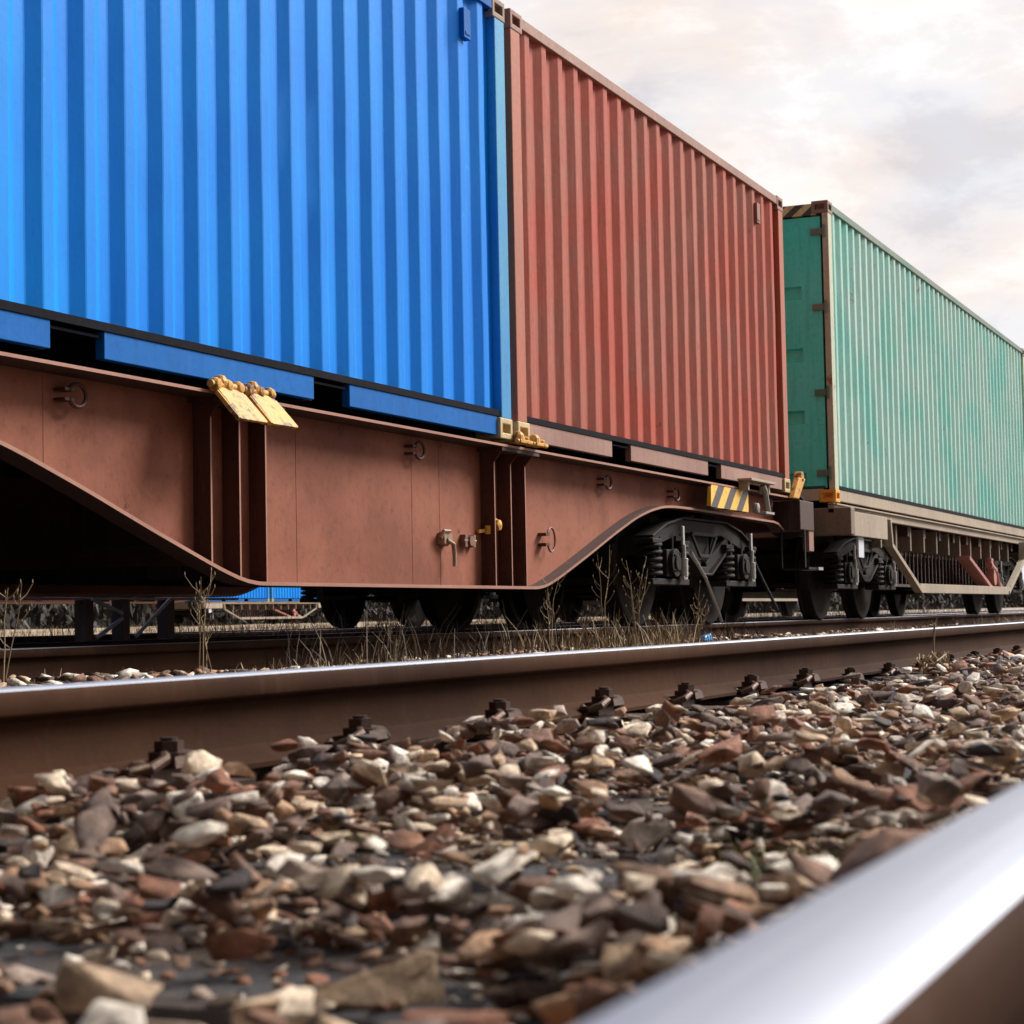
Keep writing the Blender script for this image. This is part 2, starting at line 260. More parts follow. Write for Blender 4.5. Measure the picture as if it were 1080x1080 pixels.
# ------------------------------------------------------------------ mesh helpers
def link(name, me, mat, parent=None, smooth=False, bevel=0):
    o = bpy.data.objects.new(name, me); COL.objects.link(o)
    if mat is not None:
        if isinstance(mat, (list, tuple)):
            for x in mat: me.materials.append(x)
        else: me.materials.append(mat)
    if parent is not None: o.parent = parent
    if smooth:
        for p in me.polygons: p.use_smooth = True
    if bevel:
        b = o.modifiers.new('bevel', 'BEVEL'); b.width = bevel; b.segments = 2; b.limit_method = 'ANGLE'
    return o
class MB:
    def __init__(s): s.v = []; s.f = []
    def add(s, vs, fs):
        k = len(s.v); s.v += [tuple(v) for v in vs]; s.f += [tuple(i+k for i in f) for f in fs]; return s
    def box(s, x0, x1, y0, y1, z0, z1):
        vs = [(x, y, z) for x in (x0, x1) for y in (y0, y1) for z in (z0, z1)]
        return s.add(vs, [(0, 1, 3, 2), (4, 6, 7, 5), (0, 4, 5, 1), (2, 3, 7, 6), (0, 2, 6, 4), (1, 5, 7, 3)])
    def hexa(s, p):   # 8 points: bottom ring 4, top ring 4
        return s.add(p, [(3, 2, 1, 0), (4, 5, 6, 7), (0, 1, 5, 4), (1, 2, 6, 5), (2, 3, 7, 6), (3, 0, 4, 7)])
    def prism(s, poly, y0, y1, axis='y'):   # polygon in XZ extruded along Y (or YZ along X, XY along Z)
        n = len(poly)
        if axis == 'y': a = [(p[0], y0, p[1]) for p in poly]; b = [(p[0], y1, p[1]) for p in poly]
        elif axis == 'x': a = [(y0, p[0], p[1]) for p in poly]; b = [(y1, p[0], p[1]) for p in poly]
        else: a = [(p[0], p[1], y0) for p in poly]; b = [(p[0], p[1], y1) for p in poly]
        fs = [tuple(range(n)), tuple(reversed(range(n, 2*n)))]
        fs += [(i, n+i, n+(i+1) % n, (i+1) % n) for i in range(n)]
        return s.add(a+b, fs)
    def bar(s, a, b, w_, h, upv=(0, 0, 1)):
        a, b = Vector(a), Vector(b); d = (b-a).normalized(); u = Vector(upv)
        if abs(d.dot(u)) > .98: u = Vector((1, 0, 0))
        sx = d.cross(u).normalized()*w_/2; uz_ = sx.cross(d).normalized()*h/2
        return s.hexa([a-sx-uz_, a+sx-uz_, b+sx-uz_, b-sx-uz_, a-sx+uz_, a+sx+uz_, b+sx+uz_, b-sx+uz_])
    def tube(s, pts, r, n=8, closed=False, taper=None):
        pts = [Vector(p) for p in pts]; N_ = len(pts); rings = []
        prev = None
        for i, p in enumerate(pts):
            if closed: d = (pts[(i+1) % N_]-pts[i-1]).normalized()
            else: d = (pts[min(i+1, N_-1)]-pts[max(i-1, 0)]).normalized()
            if prev is None:
                u = Vector((0, 0, 1)) if abs(d.z) < .9 else Vector((1, 0, 0))
                prev = d.cross(u).normalized()
            a = (prev - d*prev.dot(d)).normalized(); b = d.cross(a); prev = a
            rr = r if taper is None else r*(1+(taper-1)*i/(N_-1))
            rings.append([p+(a*math.cos(t)+b*math.sin(t))*rr for t in [2*math.pi*j/n for j in range(n)]])
        vs = [q for g in rings for q in g]; fs = []
        for i in range(N_ if closed else N_-1):
            i2 = (i+1) % N_
            fs += [(i*n+j, i*n+(j+1) % n, i2*n+(j+1) % n, i2*n+j) for j in range(n)]
        if not closed: fs += [tuple(reversed(range(n))), tuple(range((N_-1)*n, N_*n))]
        return s.add(vs, fs)
    def cyl(s, a, b, r, n=16, r2_=None): return s.tube([a, b], r, n, taper=None if r2_ is None else r2_/r)
    def lathe(s, prof, c, n=40, axis='y'):   # prof: (r, offset along axis)
        vs = []; m = len(prof)
        for j in range(n):
            t = 2*math.pi*j/n
            for r_, o in prof:
                if axis == 'y': vs.append((c[0]+r_*math.cos(t), c[1]+o, c[2]+r_*math.sin(t)))
                else: vs.append((c[0]+r_*math.cos(t), c[1]+r_*math.sin(t), c[2]+o))
        fs = []
        for j in range(n):
            j2 = (j+1) % n
            fs += [(j*m+i, j*m+i+1, j2*m+i+1, j2*m+i) for i in range(m-1)]
        fs += [tuple(j*m for j in range(n)), tuple(reversed([j*m+m-1 for j in range(n)]))]
        return s.add(vs, fs)
    def mesh(s, name):
        me = bpy.data.meshes.new(name); me.from_pydata(s.v, [], s.f); me.validate(); 
        bm = bmesh.new(); bm.from_mesh(me); bmesh.ops.recalc_face_normals(bm, faces=bm.faces); bm.to_mesh(me); bm.free()
        return me
    def build(s, name, mat, parent=None, smooth=False, bevel=0): return link(name, s.mesh(name), mat, parent, smooth, bevel)

def thing(name, label, cat, loc=(0, 0, 0), group=None):
    o = bpy.data.objects.new(name, None); COL.objects.link(o); o.location = loc; o.empty_display_size = .3
    o['label'] = label; o['category'] = cat
    if group: o['group'] = group
    return o
def tag(o, label, cat, group=None):
    o['label'] = label; o['category'] = cat
    if group: o['group'] = group
    return o
def copy_tree(o, parent=None):
    c = o.copy(); COL.objects.link(c); c.parent = parent
    for ch in list(o.children): copy_tree(ch, c)
    return c
def auto_smooth(o, ang=35):
    for p in o.data.polygons: p.use_smooth = True
    bm = bmesh.new(); bm.from_mesh(o.data)
    for e_ in bm.edges:
        if len(e_.link_faces) == 2 and e_.calc_face_angle(0) > R(ang): e_.smooth = False
    bm.to_mesh(o.data); bm.free()
    return o

# ------------------------------------------------------------------ setting: ground, ballast beds
def structure(o): o['kind'] = 'structure'; return o
def grid_sheet(name, x0, x1, y0, y1, nx, ny, zf, mat):
    xs = np.linspace(x0, x1, nx); ys = np.linspace(y0, y1, ny)
    vs = [(x, y, zf(x, y)) for x in xs for y in ys]
    fs = [(i*ny+j, (i+1)*ny+j, (i+1)*ny+j+1, i*ny+j+1) for i in range(nx-1) for j in range(ny-1)]
    me = bpy.data.meshes.new(name); me.from_pydata(vs, [], fs); return structure(link(name, me, mat, smooth=True))
gm = bpy.data.meshes.new('ground'); gm.from_pydata([(-800, -800, -.42), (1500, -800, -.42), (1500, 1200, -.42), (-800, 1200, -.42)], [], [(0, 1, 2, 3)])
structure(link('ground', gm, M['ground']))
def bedz(x, y):
    # broad swells of the ballast between the rails of the near track and a shoulder towards the train
    z = -.195 + .012*math.sin(x*1.3+.6) + .012*math.sin(y*5+x*.7)
    if y < -.9: z -= min(.19, (-.9-y)*.35)
    t_ = max(0, min(1, (y-3.3)/1.1))
    if y < 7: z += .055*t_*t_*(3-2*t_)
    return z
grid_sheet('ballast_bed', -3, 60, -1.5, 8.0, 420, 72, bedz, M['bed'])
grid_sheet('far_ballast_bed', -3, 90, 8.6, 12.2, 120, 12, lambda x, y: -.2+.01*math.sin(x*2+y*3)-.2*max(0, abs(y-10.4)-1.5), M['bed'])

grid_sheet('verge', -20, 400, 12.9, 60, 80, 30, lambda x, y: -.08+.03*math.sin(x*.7+y*.4), M['verge'])

# ------------------------------------------------------------------ rails
YN = 0.169          # far edge of near rail head  (head from 0.097 to 0.169)
RAIL_PROF = []      # (y, z) half profile, head centre at y=0
half = [(.0, .0), (.024, -.0008), (.031, -.004), (.0355, -.011), (.036, -.034), (.0335, -.038), (.014, -.047), (.0085, -.062), (.0085, -.100), (.013, -.117), (.032, -.127), (.066, -.138), (.069, -.141), (.069, -.149)]
def make_rail(name, yc, x0, x1, label):
    prof = [(p[0], p[1]) for p in half] + [(-p[0], p[1]) for p in reversed(half[1:])]
    n = len(prof); nx = 60; vs = []; xs = [x0+(x1-x0)*(i/nx)**1.0 for i in range(nx+1)]
    for x in xs: vs += [(x, yc+p[0], p[1]) for p in prof]
    fs = [(i*n+j, i*n+(j+1) % n, (i+1)*n+(j+1) % n, (i+1)*n+j) for i in range(nx) for j in range(n)]
    fs += [tuple(range(n)), tuple(reversed(range(nx*n, nx*n+n)))]
    me = bpy.data.meshes.new(name); me.from_pydata(vs, [], fs)
    bm = bmesh.new(); bm.from_mesh(me); bmesh.ops.recalc_face_normals(bm, faces=bm.faces); bm.to_mesh(me); bm.free()
    o = link(name, me, [M['rail'], M['rail_top']])
    for p in me.polygons:
        zc = p.center.z; p.use_smooth = True
        if zc > -.0035 and abs(p.center.y-yc) < .032: p.material_index = 1
    auto_smooth(o, 40)
    return tag(o, label, 'rail')
YR2 = YN+1.435+.036+.035
rail_near = make_rail('steel_rail', YN-.036, -2.5, 120, 'blurred shiny steel rail right in front, cutting across the bottom right corner')
rail_mid = make_rail('steel_rail', YR2, -2.5, 120, 'long rusty rail with polished top running across the picture behind the stones')
YTR = 5.70
rail_t1 = make_rail('steel_rail', YTR-.7535, -2.5, 120, 'dull rail under the near wheels of the container train')
rail_t2 = make_rail('steel_rail', YTR+.7535, -2.5, 120, 'dull rail under the far wheels of the container train, mostly hidden by its bogies')
YT2 = YTR+4.5
rail_n1 = make_rail('steel_rail', YT2-.7535, -2.5, 120, 'far rail under the near wheels of the second train behind')
rail_n2 = make_rail('steel_rail', YT2+.7535, -2.5, 120, 'farthest rail, under the far wheels of the second train behind')

# clamp plate with bolt, built at foot edge of a rail; side = -1 towards the camera
def clip_parts(side):
    m = MB()
    def bx(x0, x1, a, b_, z0, z1): m.box(x0, x1, min(side*a, side*b_), max(side*a, side*b_), z0, z1)
    bx(-.085, .085, -.02, .12, -.158, -.147)                      # rib plate
    bx(-.050, .050, .012, .028, -.147, -.120)                     # upright lug of the plate
    m.hexa([(-.034, side*-.018, -.131), (.034, side*-.018, -.131), (.034, side*.060, -.124), (-.034, side*.060, -.124),
            (-.030, side*-.016, -.118), (.030, side*-.016, -.118), (.030, side*.056, -.108), (-.030, side*.056, -.108)])
    for q in (-1, 1):                                              # the two arms of the spring clip
        m.tube([(q*.018, side*.030, -.108), (q*.040, side*.046, -.112), (q*.066, side*.040, -.122), (q*.078, side*.016, -.131), (q*.064, side*-.006, -.131), (q*.046, side*-.012, -.127)], .0085, 7)
    b = MB(); yb = side*.022
    b.cyl((0, yb, -.116), (0, yb, -.104), .030, 16)
    b.cyl((0, yb, -.104), (0, yb, -.088), .0215, 6)
    b.cyl((0, yb, -.088), (0, yb, -.083), .0125, 10)
    return m.mesh('rail_clip'), b.mesh('bolt')
cm1, bm1 = clip_parts(-1); cm2, bm2 = clip_parts(1)
for me_ in (cm1, bm1, cm2, bm2): me_.materials.append(M['clip'])
def add_clips(rail, yc, side, xs):
    cmx, bmx = (cm1, bm1) if side < 0 else (cm2, bm2)
    for x in xs:
        c = bpy.data.objects.new('rail_clip', cmx); COL.objects.link(c); c.parent = rail; c.location = (x, yc+side*.066, (-.012 if x < 6.5 else -.030) if x > 4.4 and side < 0 else 0)
        b = bpy.data.objects.new('bolt', bmx); COL.objects.link(b); b.parent = c; b.rotation_euler.z = random.random()
rail_mid.location.z = .006      # the track is slightly canted
SX0 = .62
SLX = [SX0+.6*i for i in range(30)]
add_clips(rail_mid, YR2, -1, SLX[1:26]); add_clips(rail_mid, YR2, 1, SLX[2:14])
add_clips(rail_near, YN-.036, 1, SLX[:20]); add_clips(rail_near, YN-.036, -1, SLX[:6])

# sleepers
def sleeper(x, yc, label, group=None):
    m = MB(); m.box(-.13, .13, -1.28, 1.28, -.16, 0)
    o = m.build('sleeper', M['sleeper'], bevel=.012); o.location = (x, yc, -.1575+random.uniform(-.002, .002)); o.rotation_euler.z = random.uniform(-.006, .006)
    return tag(o, label, 'sleeper', group)
YC1 = (YN-.036+YR2)/2
slabels = {1: 'dark weathered sleeper lying bare along the very bottom edge below the big tan stone',
           2: 'dark sleeper showing bare beside the blurred rail, behind the white stone pair', 3: 'third sleeper back, a dark strip between stones in the middle of the ballast',
           4: 'fourth sleeper back, half buried, ending at the fourth bolt under the rusty rail', 5: 'fifth sleeper back, barely showing between pale stones'}
for i, x in enumerate(SLX[:18]):
    if i: sleeper(x, YC1, slabels.get(i, 'distant dark timber sleeper almost buried in the ballast of the near track'), None if i in slabels else 'sleepers buried in the ballast')

# ------------------------------------------------------------------ ballast stones
def rock_shape(lvl):
    # crushed rock: hull of a few random points, edges slightly worn, faces slightly uneven
    p = rng.normal(size=(rng.integers(9, 15), 3)); p /= np.linalg.norm(p, axis=1)[:, None]; p *= rng.uniform(.75, 1.0, (len(p), 1))
    p = np.sign(p)*np.abs(p)**rng.uniform(.6, .95)
    bm = bmesh.new()
    for q in p: bm.verts.new(q)
    r_ = bmesh.ops.convex_hull(bm, input=bm.verts)
    bmesh.ops.delete(bm, geom=list({g for g in r_['geom_interior'] if isinstance(g, bmesh.types.BMVert)}), context='VERTS')
    bmesh.ops.dissolve_limit(bm, angle_limit=R(14), verts=bm.verts, edges=bm.edges)
    if lvl >= 2: bmesh.ops.bevel(bm, geom=bm.edges[:], offset=.05, segments=1, affect='EDGES', profile=.6)
    bmesh.ops.triangulate(bm, faces=bm.faces)
    for _ in range({1: 0, 2: 1, 4: 2}.get(lvl, 0)):
        bmesh.ops.subdivide_edges(bm, edges=[e_ for e_ in bm.edges if e_.calc_length() > .22], cuts=1, use_grid_fill=True)
        bmesh.ops.triangulate(bm, faces=bm.faces)
    v = np.array([x.co[:] for x in bm.verts])
    if lvl >= 2:
        for fq, am in ((3., .06), (8., .035)):
            fr = rng.normal(size=(3, 3))*fq; ph = rng.uniform(0, 6, 3)
            v *= (1+am*np.sin(v@fr.T+ph).sum(1)/2)[:, None]
        v += rng.normal(0, .012, v.shape)
    v /= np.abs(v).max(0)
    bm.verts.index_update(); f = np.array([[a.index for a in q.verts] for q in bm.faces]); bm.free()
    return v, f
LIB = {1: [rock_shape(1) for _ in range(70)], 2: [rock_shape(2) for _ in range(70)], 4: [rock_shape(4) for _ in range(20)]}
def stone_verts(sub, ax, ay, az, rot=None, cuts=9, soft=.0):
    v, f = LIB[sub][rng.integers(len(LIB[sub]))]
    v = v*np.array([ax, ay, az])
    a = rng.uniform(0, 2*math.pi); tilt = rng.normal(0, .24, 2)
    if rot is not None: a = rot; tilt = (0, 0)
    elif rng.random() < .5: v = v*np.array([rng.choice((-1, 1)), 1, 1]); 
    ca, sa = math.cos(a), math.sin(a)
    Rz = np.array([[ca, -sa, 0], [sa, ca, 0], [0, 0, 1]])
    cx, sx = math.cos(tilt[0]), math.sin(tilt[0]); cy, sy = math.cos(tilt[1]), math.sin(tilt[1])
    Rx = np.array([[1, 0, 0], [0, cx, -sx], [0, sx, cx]]); Ry = np.array([[cy, 0, sy], [0, 1, 0], [-sy, 0, cy]])
    return v@(Rz@Rx@Ry).T, f
def scatter(name, regions, mat, exclude=()):
    V = []; F = []; k = 0
    for (x0, x1, y0, y1, sp, sub, smin, smax, layers) in regions:
        nx = int((x1-x0)/sp); ny = max(1, int((y1-y0)/sp))
        for L_ in range(layers):
            for i in range(nx):
                for j in range(ny):
                    x = x0+(i+rng.uniform(-.1, 1.1))*sp; y = y0+(j+rng.uniform(-.1, 1.1))*sp
                    s = (smin+(smax-smin)*rng.random()**1.5)*.5*(1.4 if rng.random() < .06 else 1)
                    # keep off rails
                    bad = False
                    for yr in (YN-.036, YR2, YTR-.7535):
                        if abs(y-yr) < .078+s*.85 and not (L_ == 0 and abs(y-yr) > .03): bad = True
                    for ex, ey, er in exclude:
                        if (x-ex)**2+(y-ey)**2 < (er+s)**2 and (L_ > 0 or s > .018): bad = True
                    on_sl = y < 3 and min(abs(x-q) for q in SLX) < .13
                    bare = on_sl and (x > 3.2 or (x < 1.5 and y > .52 and x < 1.27) or (1.5 < x < 2.1 and .42 < y < 1.02 and x < 1.87) or (2.1 < x < 2.7 and .45 < y < .95 and x < 2.47) or (2.7 < x and y < 1.2))
                    if s < .0105: bare = False
                    if L_ == 0 and bare and rng.random() < (.85 if x < 3 else .5): bad = True
                    if s < .0105 and on_sl and rng.random() < .45: bad = True
                    if L_ >= 1:
                        hump = .5+.5*math.sin(x*2.1+y*3.0)*math.sin(y*2.3-x*1.1)
                        if bare and rng.random() < (.94 if x < 3 else .6): bad = True
                        if rng.random() > .35+.55*hump: bad = True
                    gap_ = min((q-.12-x if q-.12-x > 0 else 9) for q in SLX) if x < 3.2 and y < 3 else 9
                    dip = gap_ < (.24 if 1.3 < x < 1.9 and .4 < y < 1.05 else .16) and not on_sl
                    if dip and (L_ >= 2 or (L_ == 1 and rng.random() < .6)): bad = True
                    if bad: continue
                    az = s*rng.uniform(.28, .55)
                    v, f = stone_verts(sub, s*rng.uniform(.85, 1.5), s*rng.uniform(.6, .95), az)
                    base = max(bedz(x, y), -.158 if on_sl else -1)
                    z = base+az*.55+L_*.022*rng.uniform(.5, 1.2)-(.022 if dip else 0)
                    if abs(y-YR2) < .15 and z > -.150: z = -.150
                    for yr in (YN-.036, YR2, YTR-.7535):
                        if abs(y-yr) < .078+s*.85: z = min(z, -.149-az)
                    if L_ >= 2 and abs(y-YR2) < .2: continue
                    if L_ >= 1 and x < 7 and YR2-.36 < y < YR2 and min((q+.05-x if q+.05-x > 0 else 9) for q in SLX) < .34: continue
                    if YR2-.22 < y < YR2 and on_sl and x < 9: continue
                    v = v+np.array([x, y, z]); V.append(v); F.append(f+k); k += len(v)
    V = np.concatenate(V); F = np.concatenate(F)
    me = bpy.data.meshes.new(name); me.vertices.add(len(V)); me.vertices.foreach_set('co', V.astype(np.float32).ravel())
    me.loops.add(F.size); me.loops.foreach_set('vertex_index', F.astype(np.int32).ravel())
    me.polygons.add(len(F)); me.polygons.foreach_set('loop_start', np.arange(0, F.size, 3, dtype=np.int32)); me.polygons.foreach_set('loop_total', np.full(len(F), 3, dtype=np.int32))
    me.update(calc_edges=True)
    o = link(name, me, mat); o['kind'] = 'stuff'
    return o
# stones that stand out, each a thing of its own: px-derived x, y, half sizes, rotation, colour, label
HERO = [
 (1.13, .60, .060, .040, .030, -.9, (.36, .25, .15), 'big tan stone at the bottom centre-left, largest of the ballast'),
 (1.36, .475, .030, .022, .020, -.8, (.80, .72, .64), 'smooth white stone, left of the white pair near the blurred rail'),
 (1.345, .43, .026, .022, .018, .2, (.82, .76, .70), 'pale angular stone, right of the white pair near the blurred rail'),
 (1.69, 1.155, .028, .018, .017, -.9, (.80, .70, .62), 'white wedge-shaped stone at the left, resting on brown stones'),
 (1.60, 1.20, .013, .016, .022, .5, (.82, .74, .66), 'small upright white stone near the left edge'),
 (1.98, 1.50, .045, .030, .024, -.8, (.70, .56, .40), 'cream rounded stone at the left edge, just below the rail foot'),
 (1.80, .77, .032, .022, .014, -1., (.76, .58, .34), 'flat yellowish stone in the centre of the foreground ballast'),
 (1.95, .68, .036, .028, .020, -.9, (.70, .64, .58), 'pale grey flat rounded stone right of the yellowish one'),
 (3.85, 1.08, .070, .050, .040, -.6, (.80, .68, .60), 'large pinkish white stone in the middle distance, below the rail'),
 (2.34, 1.37, .013, .060, .012, .5, (.74, .60, .42), 'long thin cream stone lying beside the leftmost rail bolt'),
 (1.86, 1.00, .040, .026, .018, -.9, (.72, .60, .42), 'cream knobbly stone left of the yellowish one, centre foreground'),
 (4.9, 1.05, .050, .04, .034, -.6, (.82, .74, .66), 'bright white stone far back near the right edge of the ballast'),
]
for hx, hy, ax, ay, az, rz, colr, lab in HERO:
    v, f = stone_verts(4, ax, ay, az, rot=rz, cuts=7, soft=.25)
    me = bpy.data.meshes.new('ballast_stone'); me.from_pydata([tuple(q) for q in v], [], [tuple(int(i) for i in q) for q in f])
    o = link('ballast_stone', me, stone_mat('stone_colour', colr), smooth=True); auto_smooth(o, 14)
    onsl = min(abs(hx-q) for q in SLX) < .13
    o.location = (hx, hy, (-.158 if onsl else -.150)+az*(.62 if onsl else .45))
    o.rotation_euler = (rng.normal(0, .12), rng.normal(0, .12), 0)
    tag(o, lab, 'stone')
exc = [(h[0]-q*.07, h[1]-q*.005, max(h[2], h[3])*(1.0 if q == 0 else .8)) for h in HERO for q in (0, 1)]
st1 = scatter('ballast_stones', [
    (.75, 3.2, -.1, 1.70, .028, 2, .018, .055, 4),
    (.75, 3.2, -.1, 1.66, .026, 1, .008, .020, 2),
    (3.2, 8.0, .1, 1.66, .038, 2, .022, .056, 3),
    (8.0, 26, .2, 1.66, .075, 1, .045, .085, 2),
    (4.0, 24, 1.75, 6.4, .11, 1, .045, .08, 1),
], M['stone'], exc)

# ------------------------------------------------------------------ containers
def casting(x0, x1, y0, y1, z0, z1):
    bm = bmesh.new()
    bmesh.ops.create_cube(bm, size=1)
    for v in bm.verts:
        v.co = Vector(((x0+x1)/2+v.co.x*(x1-x0), (y0+y1)/2+v.co.y*(y1-y0), (z0+z1)/2+v.co.z*(z1-z0)))
    fs = [f for f in bm.faces]
    for f in fs:
        r = bmesh.ops.inset_individual(bm, faces=[f], thickness=.034, use_even_offset=True)
        bmesh.ops.inset_individual(bm, faces=[f], thickness=.003)
        n = f.normal.copy()
        for v in f.verts: v.co -= n*.055
    me = bpy.data.meshes.new('corner_casting'); bm.to_mesh(me); bm.free(); return me
def corrugated(L_, z0, z1, y_out, depth, sgn, x_in=.15, pitch=.2765, thick=True):
    # profile along x; y_out = outer plane, inner plane further in by depth
    pts = []; x = x_in; x_end = L_-x_in
    n = int(round((x_end-x-.04)/pitch)); p = (x_end-x-.04)/n
    yi = y_out-sgn*depth
    pts.append((x, yi)); x += .04
    for i in range(n):
        a, b_, c = p*.25, p*.255, p*.25
        pts += [(x, yi), (x+a, y_out), (x+a+b_, y_out), (x+a+b_+c, yi)]
        x += p
    pts.append((x_end, yi))
    # soften the folds
    sm = []
    for i, q in enumerate(pts):
        if i in (0, len(pts)-1): sm.append(q); continue
        a = Vector(pts[i-1]); b_ = Vector(q); c = Vector(pts[i+1])
        for t_ in ((a-b_), (c-b_)):
            l = t_.length; sm.append(tuple(b_+t_*min(.0045/max(l, 1e-4), .4)))
    m = MB(); n_ = len(sm); nz = 14; vs = []
    ph = [rng.uniform(0, 6.28) for _ in range(8)]
    for k in range(nz+1):
        z = z0+(z1-z0)*k/nz; env = math.sin(math.pi*k/nz)
        for x, y in sm:
            d = .45*env*(.0035*math.sin(x*2.3+z*1.7+ph[0])+.0025*math.sin(x*5.1-z*3.1+ph[1])+.0022*math.sin(z*6.3+math.floor(x/pitch)*2.4+ph[2])+.0015*math.sin(z*13+math.floor(x/pitch)*5.1+ph[3]))
            vs.append((x+env*.0008*math.sin(z*7+math.floor(x/pitch*2)*3.3+ph[4]), y-sgn*(.003+d*.8), z))
    m.add(vs, [(k*n_+i, k*n_+i+1, (k+1)*n_+i+1, (k+1)*n_+i) for k in range(nz) for i in range(n_-1)])
    return m
def make_container(L_, H, label, mats, door=False, pockets=(), vents=(), group=None, end_dark=None, name='shipping_container', rail_gap=.055):
    t = thing(name, label, 'container', group=group)
    Y = 1.219
    # side panels (y = -Y faces the camera), built in local z from 0
    for s in (-1, 1):
        m = corrugated(L_, .160, H-.075, s*(Y-.012), .036, s)
        o = m.build('side_panel', mats['panel'], t); auto_smooth(o, 12)
        m = MB(); m.box(.178, L_-.178, s*Y if s < 0 else Y-.06, s*(Y-.06) if s < 0 else Y, H-.08, H-.012)
        m.box(.178, L_-.178, s*(Y-.055) if s < 0 else Y-.07, s*(Y-.07) if s < 0 else Y-.055, H-.12, H-.075)
        m.build('top_rail', mats['toprail'], t, bevel=.004)
        # bottom rail with fork pocket openings
        m = MB(); ya, yb = sorted((s*(Y-.016), s*(Y-.06)))
        xs = [.178]
        for a, b_ in pockets: xs += [a, b_]
        xs.append(L_-.178)
        for i in range(0, len(xs), 2): m.box(xs[i], xs[i+1], ya, yb, .018, .128)
        m.build('bottom_rail', mats['botrail'], t, bevel=.003)
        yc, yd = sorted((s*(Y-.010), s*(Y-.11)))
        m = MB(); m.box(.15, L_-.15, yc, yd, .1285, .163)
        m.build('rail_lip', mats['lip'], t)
        # pocket liners, coloured near-black for the shade inside the openings
        if pockets:
            for a, b_ in pockets:
                p = MB(); q0, q1 = sorted((s*(Y-.03), s*.62)); p.box(a+.002, b_-.002, q0, q1, .100, .112)
                p.box(a-.01, a-.001, q0, q1, .02, .1); p.box(b_+.001, b_+.01, q0, q1, .02, .1)
                q2, q3 = sorted((s*.66, s*.62)); p.box(a-.01, b_+.01, q2, q3, .02, .112); p.build('fork_pocket', mats['pocket'], t)
    # corner posts
    for x0, x1 in ((0, .15), (L_-.15, L_)):
        for s in (-1, 1):
            y0, y1 = sorted((s*Y, s*(Y-(.06 if door and x0 == 0 else .12))))
            m = MB(); m.box(x0+.004, x1-.004, y0, y1, .118, H-.118); m.build('corner_post', mats['post'], t, bevel=.006)
    for x0, x1 in ((-.003, .178), (L_-.178, L_+.003)):
        for s in (-1, 1):
            for z0, z1, mt in ((0, .12, mats['cast_b']), (H-.12, H, mats['cast_t'])):
                y0, y1 = sorted((s*(Y+.004), s*(Y-.158)))
                link('corner_casting', casting(x0, x1, y0, y1, z0, z1), mt, t, bevel=.006)
    # roof and floor
    m = MB(); m.box(.1, L_-.1, -Y+.06, Y-.06, H-.06, H-.03)
    for i in range(int(L_/.5)): m.box(.3+i*.5, .45+i*.5, -Y+.1, Y-.1, H-.032, H-.018)
    m.build('roof', mats['toprail'], t)
    m = MB(); m.box(.03, L_-.03, -Y+.1, Y-.1, .112, .16)
    for i in range(int(L_/.35)): m.box(.3+i*.35, .34+i*.35, -Y+.1, Y-.1, .03, .112)
    m.build('floor', M['wagon_dark'], t)
    # ends
    m = MB(); m.box(.01, .12, -Y+.12, Y-.12, H-.13, H-.02); m.build('header', mats['header'], t, bevel=.004)
    m = MB(); m.box(.01, .12, -Y+.12, Y-.12, .02, .13); m.build('sill', mats['post'], t, bevel=.004)
    m = MB(); m.box(L_-.12, L_-.01, -Y+.12, Y-.12, H-.13, H-.02); m.box(L_-.12, L_-.01, -Y+.12, Y-.12, .02, .13)
    n_ = 8; wd = (2*Y-.24)/n_
    for i in range(n_):
        y = -Y+.12+i*wd
        m.prism([(y+.0, 0), (y+.06, .04), (y+.15, .04), (y+.21, 0)][0:0] or [(L_-.07, y+.01), (L_-.03, y+.07), (L_-.03, y+.18), (L_-.07, y+.24), (L_-.09, y+.24), (L_-.09, y+.01)], .13, H-.13, 'z')
    m.build('end_wall', mats['panel'], t)
    if door:
        for s in (-1, 1):
            y0, y1 = (-Y+.085, -.006) if s < 0 else (.006, Y-.085)
            # leaf: frame of outer boards with pressed recesses
            bm = bmesh.new()
            zs = [.14, .16, .29, .76, .89, 1.36, 1.49, 1.96, 2.09, H-.145]
            ys = [y0, y0+.20, y1-.16, y1] if s < 0 else [y0, y0+.16, y1-.20, y1]
            grid = [[bm.verts.new((.03, y, z)) for z in zs] for y in ys]
            rec = []
            for i in range(3):
                for j in range(len(zs)-1):
                    f = bm.faces.new((grid[i][j], grid[i+1][j], grid[i+1][j+1], grid[i][j+1]))
                    if i == 1 and j % 2 == 1: rec.append(f)
            bmesh.ops.recalc_face_normals(bm, faces=bm.faces)
            if bm.faces[:][0].normal.x > 0: bmesh.ops.reverse_faces(bm, faces=bm.faces)
            for f in rec:
                bmesh.ops.inset_individual(bm, faces=[f], thickness=.02)
                for v in f.verts: v.co.x += .06
            me = bpy.data.meshes.new('door'); bm.to_mesh(me); bm.free()
            dr = link('door', me, mats['door'], t)
            sm_ = dr.modifiers.new('solid', 'SOLIDIFY'); sm_.thickness = .03; sm_.offset = -1
            for zz in (.28, 1.05, 1.87, 2.6):
                if zz > H-.2: continue
                hm = MB(); yh = s*(Y-.045)
                hm.box(.0, .028, min(yh-s*.0, yh-s*.13), max(yh, yh-s*.13), zz-.03, zz+.03); hm.cyl((-.006, yh, zz-.06), (-.006, yh, zz+.06), .014, 10)
                hm.build('hinge', mats['hinge'], dr)
            lb = MB()
            for yy in (s*.28, s*.72):
                lb.cyl((.0, yy, .1), (.0, yy, H-.1), .016, 10)
                for zz in (.3, .9, 1.6, 2.2): lb.box(-.012, .03, yy-.035, yy+.035, zz-.04, zz+.04)
